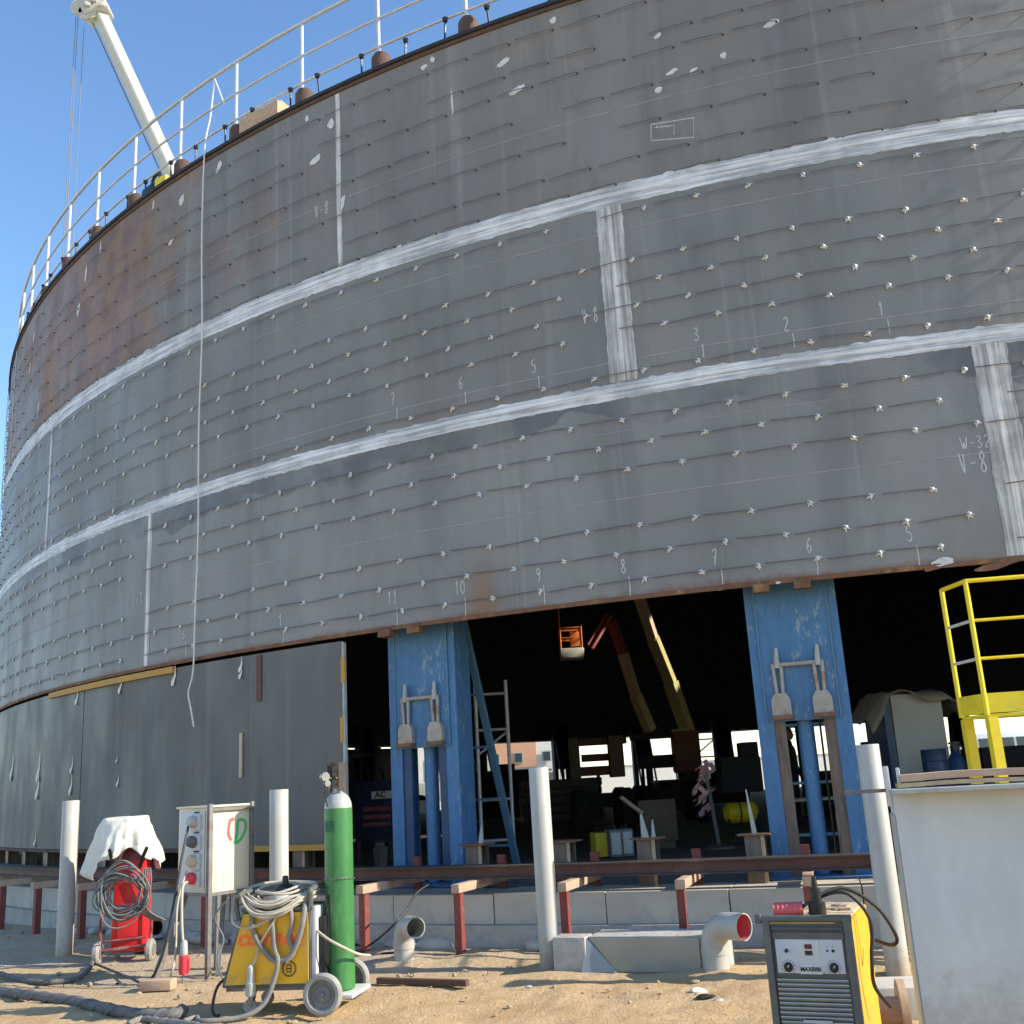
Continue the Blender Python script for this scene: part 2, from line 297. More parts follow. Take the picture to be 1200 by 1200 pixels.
# ------------------------------------------------------------------ mesh builder
class MB:
    def __init__(s): s.b = bmesh.new(); s.uv = None
    def _tr(s, vs, M):
        if M is not None:
            for v in vs: v.co = M @ v.co
        return s
    def box(s, c, d, rz=0., bev=0., M=None, rot=None, taper=None):
        g = bmesh.ops.create_cube(s.b, size=1.0); vs = g['verts']
        for v in vs:
            k = Vector((v.co.x*d[0], v.co.y*d[1], v.co.z*d[2]))
            if taper and v.co.z > 0: k.x *= taper[0]; k.y *= taper[1]
            v.co = k
        if bev > 0:
            es = list({e for v in vs for e in v.link_edges})
            r = bmesh.ops.bevel(s.b, geom=es, offset=bev, segments=2, profile=.6, affect='EDGES')
            vs = list({v for f in r['faces'] for v in f.verts} | {v for v in vs if v.is_valid})
        Q = Matrix.Translation(c) @ (rot.to_4x4() if rot is not None else Matrix.Rotation(rz, 4, 'Z'))
        for v in vs: v.co = Q @ v.co
        return s._tr(vs, M)
    def beam(s, a, b, w, h, up=Vector((0, 0, 1)), bev=0.):
        a, b = Vector(a), Vector(b); x = (b-a); L = x.length; x.normalize()
        up = Vector(up)
        if abs(x.dot(up)) > .98: up = Vector((0, 1, 0))
        y = up.cross(x).normalized(); z = x.cross(y)
        rot = Matrix((x, y, z)).transposed()
        return s.box((a+b)/2, (L, w, h), bev=bev, rot=rot)
    def tube(s, pts, r, n=8, cap=True, closed=False):
        pts = [Vector(p) for p in pts]; N = len(pts)
        rs = r if isinstance(r, (list, tuple)) else [r]*N
        rings = []; prev = None
        for i, p in enumerate(pts):
            if closed: t = pts[(i+1) % N]-pts[i-1]
            else: t = pts[min(i+1, N-1)]-pts[max(i-1, 0)]
            if t.length < 1e-9: t = Vector((0, 0, 1))
            t.normalize()
            if prev is None:
                u = t.orthogonal().normalized()
            else:
                u = prev - t*prev.dot(t)
                if u.length < 1e-6: u = t.orthogonal()
                u.normalize()
            prev = u; w = t.cross(u)
            rings.append([s.b.verts.new(p+(u*math.cos(2*PI*k/n)+w*math.sin(2*PI*k/n))*rs[i]) for k in range(n)])
        for i in range(N if closed else N-1):
            A, B = rings[i], rings[(i+1) % N]
            for k in range(n):
                s.b.faces.new((A[k], A[(k+1) % n], B[(k+1) % n], B[k]))
        if cap and not closed:
            s.b.faces.new(list(reversed(rings[0]))); s.b.faces.new(rings[-1])
        return s
    def cyl(s, a, b, r, r2=None, n=20): return s.tube([a, b], [r, r if r2 is None else r2], n)
    def lathe(s, prof, n=24, c=(0, 0, 0), M=None, axis='Z', caps=True):
        rings = []; vs = []
        for r, z in prof:
            ring = []
            for k in range(n):
                a = 2*PI*k/n; q = Vector((r*math.cos(a), r*math.sin(a), z))
                if axis == 'X': q = Vector((q.z, q.x, q.y))
                if axis == 'Y': q = Vector((q.y, q.z, q.x))
                v = s.b.verts.new(q+Vector(c)); ring.append(v); vs.append(v)
            rings.append(ring)
        for A, B in zip(rings, rings[1:]):
            for k in range(n): s.b.faces.new((A[k], A[(k+1) % n], B[(k+1) % n], B[k]))
        for ring, rev, pr in ((rings[0], True, prof[0]), (rings[-1], False, prof[-1])):
            if caps and pr[0] > 1e-6: s.b.faces.new(list(reversed(ring)) if rev else ring)
        return s._tr(vs, M)
    def prism(s, poly, a, b, M=None):
        """poly in local xz, extruded along y from a to b"""
        A = [s.b.verts.new((x, a, z)) for x, z in poly]; B = [s.b.verts.new((x, b, z)) for x, z in poly]
        n = len(poly)
        s.b.faces.new(A); s.b.faces.new(list(reversed(B)))
        for i in range(n): s.b.faces.new((A[(i+1) % n], A[i], B[i], B[(i+1) % n]))
        return s._tr(A+B, M)
    def arc(s, p0, p1, r0, r1, z0, z1, n=12, nz=1, uv=True, jit=0., seed=0.):
        """curved slab about the local origin between two angles, radii and heights; UV = (arc length, height)"""
        L = (s.b.loops.layers.uv.get('UVMap') or s.b.loops.layers.uv.new('UVMap')) if uv else None
        n = max(1, n); grid = {}
        for side, r in ((0, r0), (1, r1)):
            for i in range(n+1):
                for j in range(nz+1):
                    ph = p0+(p1-p0)*i/n; z = z0+(z1-z0)*j/nz
                    if jit and side == 1:
                        if j in (0, nz): z += jit*(mnoise.noise(Vector((ph*2.1+seed, j*7.7, 0)))+.9*mnoise.noise(Vector((ph*9.+seed, j*3.3, 4))))
                    grid[side, i, j] = (s.b.verts.new(tl(ph, r, z)), (R_(ph)*TR, z))
        def f(*ks):
            fa = s.b.faces.new([grid[k][0] for k in ks])
            if L:
                for lp, k in zip(fa.loops, ks): lp[L].uv = grid[k][1]
        for i in range(n):
            for j in range(nz):
                f((1, i, j), (1, i+1, j), (1, i+1, j+1), (1, i, j+1))
                f((0, i, j), (0, i, j+1), (0, i+1, j+1), (0, i+1, j))
            f((0, i, 0), (0, i+1, 0), (1, i+1, 0), (1, i, 0))
            f((0, i, nz), (1, i, nz), (1, i+1, nz), (0, i+1, nz))
        for j in range(nz):
            f((0, 0, j), (1, 0, j), (1, 0, j+1), (0, 0, j+1))
            f((0, n, j), (0, n, j+1), (1, n, j+1), (1, n, j))
        return s
    def build(s, name, mat, parent=None, loc=None, smooth=35, fix=True):
        if fix: bmesh.ops.recalc_face_normals(s.b, faces=s.b.faces)
        me = bpy.data.meshes.new(name)
        if loc is not None:
            bmesh.ops.translate(s.b, verts=s.b.verts, vec=-Vector(loc))
        s.b.to_mesh(me); s.b.free(); me.materials.append(mat)
        if smooth:
            me.shade_smooth(); me.set_sharp_from_angle(angle=R_(smooth))
        o = bpy.data.objects.new(name, me); COL.objects.link(o)
        if parent is not None: o.parent = parent
        if loc is not None: o.location = loc
        return o

def tag(o, label=None, cat=None, group=None, kind=None):
    for k, v in (('label', label), ('category', cat), ('group', group), ('kind', kind)):
        if v: o[k] = v
    return o
def thing(name, loc, rz, label, cat, group=None):
    o = bpy.data.objects.new(name, None); COL.objects.link(o)
    o.location = loc; o.rotation_euler = (0, 0, rz); o.empty_display_size = .2
    return tag(o, label, cat, group)
def dup(root, loc=None, rz=None, label=None, group=None):
    r = root.copy(); COL.objects.link(r)
    if loc is not None: r.location = loc
    if rz is not None: r.rotation_euler = (0, 0, rz)
    if label: r['label'] = label
    if group: r['group'] = group
    for ch in list(root.children):
        c = ch.copy(); COL.objects.link(c); c.parent = r
        for g in list(ch.children):
            d = g.copy(); COL.objects.link(d); d.parent = c
    return r
def cr(pts, k=8):
    """Catmull-Rom through points"""
    P = [Vector(p) for p in pts]; out = []
    for i in range(len(P)-1):
        a = P[max(i-1, 0)]; b = P[i]; c = P[i+1]; d = P[min(i+2, len(P)-1)]
        for j in range(k):
            t = j/k
            out.append(.5*((2*b)+(c-a)*t+(2*a-5*b+4*c-d)*t*t+(3*b-a-3*c+d)*t**3))
    out.append(P[-1]); return out
def textmesh(body, size, name, mat, parent, M, ext=.0015, shear=0., bold=0.):
    cu = bpy.data.curves.new('lettering', 'FONT'); cu.body = body; cu.size = size; cu.extrude = ext; cu.shear = shear
    cu.align_x = 'CENTER'; cu.align_y = 'CENTER'; cu.offset = bold
    ob = bpy.data.objects.new('lettering', cu)
    me = bpy.data.meshes.new_from_object(ob)
    bpy.data.objects.remove(ob); bpy.data.curves.remove(cu)
    me.transform(M); me.materials.clear(); me.materials.append(mat)
    o = bpy.data.objects.new(name, me); COL.objects.link(o); o.parent = parent
    return o
def facing(origin, xdir, zdir=(0, 0, 1)):
    """matrix taking text's (x right, y up, z out) to a vertical face"""
    x = Vector(xdir).normalized(); y = Vector(zdir).normalized(); z = x.cross(y)
    M = Matrix((x, y, z)).transposed().to_4x4(); M.translation = Vector(origin); return M
def P(w): return Vector((w[0], w[1], w[2]))
def zrot_of(d): return math.atan2(d[1], d[0])

# ------------------------------------------------------------------ camera, sky, sun
cam = bpy.data.cameras.new('camera'); camo = bpy.data.objects.new('camera', cam); COL.objects.link(camo)
cam.sensor_width = 36; cam.sensor_fit = 'AUTO'; cam.lens = F_PX/1200*36; cam.clip_start = .1; cam.clip_end = 4000
Mc = Matrix((RT, UP, -FW)).transposed().to_4x4(); Mc.translation = CAM; camo.matrix_world = Mc
S.camera = camo
SUN_AZ, SUN_EL = 102.0, 30.0
w = bpy.data.worlds.new('World'); S.world = w; w.use_nodes = True
sky = w.node_tree.nodes.new('ShaderNodeTexSky'); sky.sky_type = 'NISHITA'; sky.sun_disc = False
sky.sun_elevation = R_(SUN_EL); sky.sun_rotation = R_(SUN_AZ); sky.altitude = 0; sky.air_density = 1.0; sky.dust_density = .15; sky.ozone_density = 2.2
bg = w.node_tree.nodes['Background']; bg.inputs['Strength'].default_value = .15
hs = w.node_tree.nodes.new('ShaderNodeHueSaturation'); hs.inputs['Saturation'].default_value = 1.1
w.node_tree.links.new(sky.outputs[0], hs.inputs['Color']); w.node_tree.links.new(hs.outputs[0], bg.inputs['Color'])
sd = Vector((math.sin(R_(SUN_AZ))*math.cos(R_(SUN_EL)), math.cos(R_(SUN_AZ))*math.cos(R_(SUN_EL)), math.sin(R_(SUN_EL))))
sl = bpy.data.lights.new('sun', 'SUN'); sl.energy = 4.0; sl.angle = R_(.5); sl.color = (1., .90, .74)
so = bpy.data.objects.new('sun', sl); COL.objects.link(so); so.rotation_euler = (-sd).to_track_quat('-Z', 'Y').to_euler(); so.location = (30, 0, 40)
S.view_settings.view_transform = 'Standard'; S.view_settings.look = 'None'; S.view_settings.exposure = 1.0; S.view_settings.gamma = 1
S.cycles.max_bounces = 6; S.cycles.diffuse_bounces = 4

# ------------------------------------------------------------------ ground
MOUNDS = [(p.x, p.y, h, r) for p, h, r in ((gnd(75, 1122), .05, .22), (gnd(645, 1133), .05, .24), (gnd(1053, 1145), .04, .2), (gnd(474, 1130), .05, .22), (gnd(840, 1139), .05, .24), (gnd(440, 1128), .04, .3), (gnd(560, 1125), .05, .35), (gnd(900, 1165), .05, .3), (gnd(250, 1125), .03, .3), (gnd(30, 1105), .04, .4))]
def build_ground():
    b = bmesh.new()
    radii = [0.0]; r = 1.2
    while r < 3000:
        radii.append(r); r *= 1.04 if r < 5.5 else (1.0085 if r < 14 else (1.05 if r < 60 else 1.3))
    na = 1100; rings = []
    for r in radii[1:]:
        ring = []
        for k in range(na):
            a = 2*PI*k/na; x, y = r*math.sin(a), r*math.cos(a)
            z = 0.
            if r < 60 and y > 2:
                q = Vector((x*.9, y*1.6, 0))
                z = .028*mnoise.noise(q)+.016*mnoise.noise(q*2.7+Vector((5, 1, 0)))+.009*mnoise.noise(q*7.)
                for yy, a_, wd_ in ((10.25, .035, .10), (9.55, .028, .09), (11.4, .03, .11)):
                    e = (y-yy-.16*math.sin(x*.6+yy)-.05*x)/wd_
                    if abs(e) < 4: z += a_*(-math.exp(-e*e)+.6*math.exp(-(abs(e)-1.9)**2))*(.6+.8*mnoise.noise(Vector((x*.8, yy, 0))))
                for mx, my, mh, mr in MOUNDS:
                    d2 = (x-mx)**2+(y-my)**2
                    if d2 < 1.: z += mh*math.exp(-d2/(mr*mr))*(1+.5*mnoise.noise(q*6))
                near = max(0., min(1., (9.9-y)/1.2))
                z += near*(.026*mnoise.noise(q*3.1+Vector((1, 7, 2)))+.022*mnoise.noise(q*7.3)+.013*abs(mnoise.noise(q*17.))+.008*mnoise.noise(q*31.))+(1-near)*.005*mnoise.noise(q*19.)
            ring.append(b.verts.new((x, y, z-.012)))
        rings.append(ring)
    c = b.verts.new((0, 0, 0))
    for k in range(na): b.faces.new((c, rings[0][(k+1) % na], rings[0][k]))
    for A, B in zip(rings, rings[1:]):
        for k in range(na): b.faces.new((A[k], A[(k+1) % na], B[(k+1) % na], B[k]))
    bmesh.ops.recalc_face_normals(b, faces=b.faces)
    me = bpy.data.meshes.new('ground'); b.to_mesh(me); b.free(); me.shade_smooth(); me.materials.append(M_GROUND)
    o = bpy.data.objects.new('ground', me); COL.objects.link(o); tag(o, kind='structure')
build_ground()
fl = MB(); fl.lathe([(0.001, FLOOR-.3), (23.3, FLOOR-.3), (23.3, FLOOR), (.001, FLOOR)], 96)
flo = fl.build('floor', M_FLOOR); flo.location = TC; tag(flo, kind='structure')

# ------------------------------------------------------------------ the tank
tank = thing('storage_tank', TC, 0, 'huge round grey steel tank jacked up on blue columns, rusty towards its top', 'tank')
PL = 29.15
def course(z0, z1, first, mat, name='shell_plate'):
    ph = first; plates = []; edges = []
    lim = first-360
    k = 0
    a = first+PL
    while a-PL > first+PL-360:
        b_ = a-PL
        plates.append((b_, a)); a = b_
        edges.append(a)
    plates.append((first+PL-360, a))
    for p0, p1 in plates:
        n = max(4, int((p1-p0)/1.2))
        m = MB(); m.arc(p0, p1, TR-.024, TR, z0, z1, n, 4); m.build(name, mat, tank, smooth=40)
    return edges
eT = course(Z2, Z3-.06, -29.27, M_TOP)
eM = course(Z1, Z2, -19.66, M_MID)
eB = course(Z0+.05, Z1, -10.01, M_LOW)
m = MB(); m.arc(-180, 180, TR-.026, TR+.008, Z0, Z0+.048, 240, 1, jit=.0); m.build('bottom_edge', M_RUST, tank)
m = MB(); m.arc(-180, 180, TR-.10, TR+.05, Z3-.055, Z3, 240, 1); m.build('top_angle', M_RIM, tank)
m = MB(); m.arc(-180, 180, TR+.001, TR+.022, Z3-.115, Z3-.057, 240, 1); m.build('top_flat_bar', M_DKRUST, tank)
m = MB(); m.arc(-180, 180, TR-.034, TR-.030, Z0+.05, Z3-.06, 200, 1, uv=False); m.build('inner_surface', M_INSHADE, tank)  # added dark skin: the interior's shade painted as colour
# horizontal welds: ground band + bright bead
for zc, hw, sd_ in ((8.555, .135, 0.), (6.02, .10, 9.)):
    m = MB(); m.arc(-120, 30, TR-.001, TR+.004, zc-hw, zc+hw, 900, 4, jit=.032, seed=sd_); m.build('weld_band', M_WH, tank)
    m = MB(); m.arc(-120, 30, TR, TR+.010, zc-.022+.02, zc+.022+.02, 500, 2, jit=.012, seed=sd_+3); m.build('weld_bead', M_BEAD, tank)
# upright welds
def upright(ph, z0, z1, wdt, seed):
    h = math.degrees(wdt/2/TR)
    m = MB(); L = m.b.loops.layers.uv.new('UVMap'); n = 60; G = []
    for i in range(n+1):
        z = z0+(z1-z0)*i/n; row = []
        for j, q in enumerate((-1, -.35, .35, 1)):
            e = q*h*(1+(.10*mnoise.noise(Vector((z*1.6+seed, q*5, 1)))+.10*mnoise.noise(Vector((z*9+seed, q*9, 3))) if abs(q) == 1 else 0))
            row.append((m.b.verts.new(tl(ph+e, TR+(.0045 if abs(q) < 1 else .0035), z)), (R_(ph+e)*TR, z)))
        G.append(row)
    for i in range(n):
        for j in range(3):
            ks = (G[i][j], G[i][j+1], G[i+1][j+1], G[i+1][j]); fa = m.b.faces.new([k[0] for k in ks])
            for lp, k in zip(fa.loops, ks): lp[L].uv = k[1]
    m.build('upright_weld_band', M_WV, tank)
    hb = math.degrees(.026/TR)
    m = MB(); m.arc(ph-hb, ph+hb, TR, TR+.010, z0, z1, 3, 20, jit=0); m.build('upright_weld_bead', M_BEADV, tank)
for es, z0, z1, wd in ((eT, 8.70, 11.45, .09), (eM, 6.13, 8.42, .33), (eB, 3.60, 5.93, .36)):
    for i, ph in enumerate(es[:4]):
        upright(ph, z0, z1, wd if i == 0 else min(wd, .13), ph)
# roof: low cone; unseen openings added so sun patches reach basket and boom
def roof():
    m = MB(); nr, na = 94, 360
    def zz(r): return Z3-.02+1.4*(1-r/23.45)
    G = {}
    for i in range(nr+1):
        r = .02+(23.43-.02)*i/nr
        for k in range(na): G[i, k] = m.b.verts.new((r*math.sin(2*PI*k/na), -r*math.cos(2*PI*k/na), zz(r)))
    for i in range(nr):
        for k in range(na):
            vs = (G[i, k], G[i, (k+1) % na], G[i+1, (k+1) % na], G[i+1, k])
            c = sum((v.co for v in vs), Vector())/4
            wx, wy = c.x+TC.x, c.y+TC.y
            if any(abs(wx-hx) < hwx and abs(wy-hy) < hwy for hx, hy, hwx, hwy in SUN_HOLES): continue
            m.b.faces.new(vs)
    m.build('roof', M_INSHADE, tank, smooth=60)
def sun_hole_for(pt):
    z = 12.0
    for _ in range(4):
        t = (z-pt.z)/sd.z; q = pt+sd*t; z = Z3-.02+1.4*(1-min(1, (Vector((q.x, q.y))-Vector((TC.x, TC.y))).length/23.45))
    return q
bk = aty(670, 752, 23.0); bm_ = aty(779, 765, 24.6)
SUN_HOLES = []
q = sun_hole_for(bk); SUN_HOLES.append((q.x, q.y, .62, .45))
q = sun_hole_for(bm_); SUN_HOLES.append((q.x, q.y, 1.5, .55))
roof()
# nozzle-like clips under the bottom edge above the jacks
JACKS = [-27.15, -15.85]
for jp in JACKS:
    for dx in (-.27, .16):
        ph = jp+math.degrees(dx/TR)
        m = MB(); m.arc(ph-.21, ph+.21, TR-.09, TR+.045, Z0-.075, Z0+.012, 2, 1, uv=False); m.build('lift_clip', M_RUST, tank)

# chalk marks and scribed lines ---------------------------------------------------
GL = {'0': [[(.5, 1), (.2, .8), (.15, .3), (.45, 0), (.8, .25), (.8, .75), (.5, 1)]], '1': [[(.35, .75), (.6, 1), (.55, 0)]],
 '2': [[(.15, .8), (.4, 1), (.75, .85), (.6, .5), (.15, 0), (.85, .03)]], '3': [[(.2, .92), (.55, 1), (.75, .8), (.4, .55), (.8, .3), (.5, 0), (.15, .12)]],
 '4': [[(.55, 1), (.15, .4), (.85, .4)], [(.65, .7), (.6, 0)]], '5': [[(.8, 1), (.3, 1), (.25, .6), (.65, .6), (.8, .3), (.55, 0), (.15, .08)]],
 '6': [[(.75, 1), (.35, .7), (.2, .3), (.45, 0), (.75, .2), (.6, .5), (.22, .35)]], '7': [[(.15, .95), (.8, 1), (.4, 0)], [(.3, .5), (.75, .52)]],
 '8': [[(.5, .52), (.25, .75), (.5, 1), (.75, .78), (.5, .52), (.2, .22), (.5, 0), (.82, .22), (.5, .52)]], '9': [[(.75, .7), (.45, .5), (.25, .78), (.5, 1), (.78, .8), (.7, .3), (.5, 0)]],
 'V': [[(.1, 1), (.5, 0), (.62, .95)]], 'W': [[(.05, 1), (.3, 0), (.5, .6), (.7, 0), (1, 1)]], '-': [[(.2, .45), (.8, .5)]], 'A': [[(.1, 0), (.5, 1), (.9, 0)], [(.25, .4), (.75, .4)]]}
def ribbon(m, pts, w):
    """flat chalk stroke lying 3 mm off the shell; pts = (arc length, height)"""
    P2 = [Vector((p[0], p[1])) for p in pts]; L = []; Rr = []
    for i, p in enumerate(P2):
        t = P2[min(i+1, len(P2)-1)]-P2[max(i-1, 0)]
        if t.length < 1e-6: t = Vector((1, 0))
        n = Vector((-t.y, t.x)).normalized()*w/2
        for arr, q in ((L, p+n), (Rr, p-n)):
            arr.append(m.b.verts.new(tl(s2phi(q.x), TR+.003, q.y)))
    for i in range(len(P2)-1): m.b.faces.new((Rr[i], Rr[i+1], L[i+1], L[i]))
def smooth2(pl, k=4):
    return [(p.x, p.y) for p in cr([(x, y, 0) for x, y in pl], k)]
def scrawl(text, s, z, h, w=.012, name='chalk_mark', pitch=.5):
    m = MB(); x = s
    for ch in text:
        if ch != ' ':
            for st in GL[ch]: ribbon(m, smooth2([(x+px*h*pitch*.86, z+py*h) for px, py in st]), w)
        x += h*pitch
    m.build(name, M_CHALK, tank, smooth=0, fix=False)
def vtick(px, py, L, txt=None, h=.16):
    s, z = phis(px, py); m = MB(); ribbon(m, [(s, z), (s+.004, z-L*.5), (s, z-L)], .012); m.build('chalk_tick', M_CHALK, tank, smooth=0, fix=False)
    if txt: scrawl(txt, s-.05*len(txt)-.04, z+.05, h)
for px, py, t in ((465, 712, '11'), (545, 700, '10'), (637, 686, '9'), (737, 676, '8'), (845, 666, '7'), (956, 652, '6'), (1074, 639, '5'), (332, 738, '1'), (218, 752, '3')):
    vtick(px, py, .22, t)
for px, py, t in ((1040, 374, '1'), (929, 391, '2'), (823, 403, '3'), (631, 440, '5'), (545, 459, '6'), (465, 478, '7')):
    vtick(px, py, .17, t)
s, z = phis(1127, 530); scrawl('W-327', s, z+.03, .13, .011, pitch=.6)
s, z = phis(1126, 556); scrawl('V-8', s, z, .23, .013, pitch=.42)
s, z = phis(683, 380); scrawl('V-8', s, z, .19, pitch=.36)
s, z = phis(369, 256); scrawl('V-8', s, z, .2, .014, pitch=.45)
s, z = phis(155, 712); scrawl('V-1', s, z, .2)
m = MB()                                                    # chalk box with a faint note
c4 = [phis(x, y) for x, y in ((763, 146), (813, 138), (813, 161), (763, 165))]
ribbon(m, c4+[c4[0]], .014)
c4 = [phis(x, y) for x, y in ((767, 150), (790, 147), (790, 158))]; ribbon(m, c4, .01)
for i in range(6):
    a = phis(769+i*3.3, 150-(i % 2)*2); b_ = phis(770+i*3.3, 147); ribbon(m, [a, b_], .012)
m.build('chalk_box', M_CHALK, tank, smooth=0, fix=False)
for zl, p0, p1 in ((4.715, -100, 25), (8.07, -100, 25), (6.385, -100, 25), (9.73, -100, 25), (5.52, -28, -9)):
    m = MB(); n = 260
    ribbon(m, [(R_(p0+(p1-p0)*i/n)*TR, zl+.004*mnoise.noise(Vector((i*.31, zl, 0)))) for i in range(n+1)], .011 if zl != 5.52 else .007)
    m.build('scribed_line', M_LINE, tank, smooth=0, fix=False)
# white primer dabs on the top course, paint smear above the bottom edge, torn paper
def dab(px, py, w, h, rot, mat, name, seed, r=TR+.004):
    s, z = phis(px, py); m = MB(); c = m.b.verts.new(tl(s2phi(s), r, z)); vs = []
    for k in range(16):
        a = 2*PI*k/16; q = 1+.45*mnoise.noise(Vector((math.cos(a)*1.7+seed, math.sin(a)*1.7, seed)))
        x, y = w*q*math.cos(a), h*q*math.sin(a)
        vs.append(m.b.verts.new(tl(s2phi(s+x*math.cos(rot)-y*math.sin(rot)), r, z+x*math.sin(rot)+y*math.cos(rot))))
    for k in range(16): m.b.faces.new((c, vs[k], vs[(k+1) % 16]))
    m.build(name, mat, tank, smooth=0, fix=False)
for i, (px, py, w_, h_, ro) in enumerate(((905, 27, .13, .05, .3), (848, 65, .05, .05, 0), (813, 82, .07, .025, .3), (771, 42, .06, .04, .5), (590, 73, .12, .055, .4), (605, 106, .14, .05, .3), (648, 24, .06, .055, .7), (788, 84, .09, .04, .4), (772, 105, .06, .05, .5), (497, 79, .06, .05, .6), (507, 70, .04, .06, .2), (370, 187, .13, .07, .5), (388, 145, .07, .1, -.3), (360, 139, .04, .06, 0), (257, 195, .06, .14, -.5), (201, 283, .10, .05, .5), (213, 235, .07, .12, -.5), (180, 240, .03, .12, -.1), (92, 363, .08, .14, -.3), (101, 320, .05, .2, -.1), (118, 290, .03, .15, -.1), (40, 395, .05, .15, -.2), (35, 432, .05, .15, -.2), (45, 480, .05, .2, -.2), (401, 238, .05, .14, -.3), (530, 120, .025, .22, 0))):
    dab(px, py, w_*.85, h_*.8, ro, M_WHITEPATCH, 'primer_patch', i*3.7)
for i, (px, py, w_, h_, ro, mt) in enumerate(((1106, 658, .12, .04, .1, M_WHITEPATCH), (1165, 664, .22, .03, .12, M_RUST), (1095, 665, .14, .03, .12, M_RUST), (848, 688, .12, .03, .1, M_RUST), (912, 683, .025, .012, .1, M_WHITEPATCH))):
    dab(px, py, w_, h_, ro, mt, 'paint_smear', i*5.1, TR+.010)

# welded pins in staggered rows -----------------------------------------------------
def pin_mesh(m, M, bright, var):
    rnd = random.Random(var)
    tilt = rnd.gauss(0, .03); L = .525+rnd.uniform(-.02, .03)
    end = Vector((-L, -.030+rnd.uniform(-.008, .006), L*tilt-.004))
    pts = [Vector((0, .0, 0)), Vector((0, -.034, 0)), Vector((-.012, -.046, 0)), Vector((-.22, -.044, .22*tilt+rnd.uniform(-.004, .004))), end]
    m.tube([M @ p for p in pts], .0060, 6)
def collar_mesh(m, M, var, n=7, k_=1.):
    rnd = random.Random(var+99)
    if k_ < 1:
        m.tube([M @ Vector((0, .002, 0)), M @ Vector((0, -.022, 0))], [.020*k_, .016*k_], n); return
    m.tube([M @ Vector((0, .002, 0)), M @ Vector((0, -.016, 0)), M @ Vector((0, -.030, 0))], [.026, .031, .014], n)
    for k in range(3):
        a = rnd.uniform(-2.6, .4); d = Vector((math.cos(a), 0, math.sin(a)))
        m.tube([M @ Vector((0, -.012, 0)), M @ (d*.054+Vector((0, -.022, 0)))], [.014, .005], 5)
ROWS = [(5.66, -4.39, 1), (5.35, -4.70, 1), (5.05, -4.37, 1), (4.385, -4.28, 1), (4.07, -4.59, 1), (3.765, -4.28, 1),
        (8.30, -3.89, 1), (7.65, -3.47, 1), (7.35, -3.79, 1), (7.05, -4.09, 1), (6.755, -3.78, 1), (6.225, -4.69, 1),
        (11.15, -3.6, 0), (10.68, -3.7, 0), (10.40, -3.95, 0), (9.945, -3.64, 0), (9.45, -3.57, 0), (9.0, -3.26, 0), (8.70, -3.57, 0)]
seams = {0: [R_(e)*TR for e in eB[:4]], 1: [R_(e)*TR for e in eM[:4]], 2: [R_(e)*TR for e in eT[:4]]}
PINS = []
for ri, (z, s0, br) in enumerate(ROWS):
    lvl = 0 if z < Z1 else (1 if z < Z2 else 2)
    for k in range(-12, 62):
        s = s0-.625*k+random.uniform(-.012, .012)
        if s > 3.2 or s < -36: continue
        if any(-.20 < s-sv < .18 for sv in seams[lvl]): continue
        if lvl == 2 and random.random() < .05: continue
        if ri == 12 and s < -12 and random.random() < .5: continue
        PINS.append((s, z, lvl, ri*1000+k+50))
def pinM(s, z):
    a = s/TR; M = Matrix.Rotation(a, 4, 'Z'); M.translation = tl(math.degrees(a), TR, z+random.uniform(-.006, .006)); return M
def camdist(p): return (TC+tl(s2phi(p[0]), TR, p[1])-CAM).length
inview = [p for p in PINS if -23 < p[0] < -3.9]
inview.sort(key=camdist)
sel = set(p[3] for p in inview[:100])
bigpins = [p for p in PINS if p[3] in sel]; rest = [p for p in PINS if p[3] not in sel]
for s, z, lvl, var in bigpins:
    M = pinM(s, z); I = Matrix.Identity(4)
    m = MB(); pin_mesh(m, I, True, var); o = m.build('anchor_pin', M_ROD, tank); o.matrix_local = M
    m = MB(); collar_mesh(m, I, var); c = m.build('collar', M_STUD, o)
m = MB(); mc = MB(); md = MB()
for s, z, lvl, var in rest:
    M = pinM(s, z); pin_mesh(m, M, True, var)
    if lvl < 2 and (s > -22 or lvl == 0): collar_mesh(mc, M, var, 6)
    else: collar_mesh(md, M, var, 6, .75)
o = m.build('anchor_pins', M_ROD, tank); tag(o, kind='stuff')
tag(mc.build('pin_collars', M_STUD, o), kind='stuff'); tag(md.build('dull_pin_collars', M_STUDDULL, o), kind='stuff')

# rim bolts with black caps (parts of the tank)
for k in range(-2, 26):
    for f_ in (.22, .76):
        ph = -24.0-3.5*(k+f_)+random.uniform(-.2, .2)
        h = .36+random.uniform(-.05, .05)
        base = tl(ph, TR-.08, Z3); top = tl(ph+random.uniform(-.12, .12), TR-.08, Z3+h)
        m = MB(); m.cyl(base, top, .014, n=6); m.cyl(top-Vector((0, 0, .015)), top+Vector((0, 0, .035)), .032, .045, 8)
        m.build('rim_bolt', M_BLACK, tank)

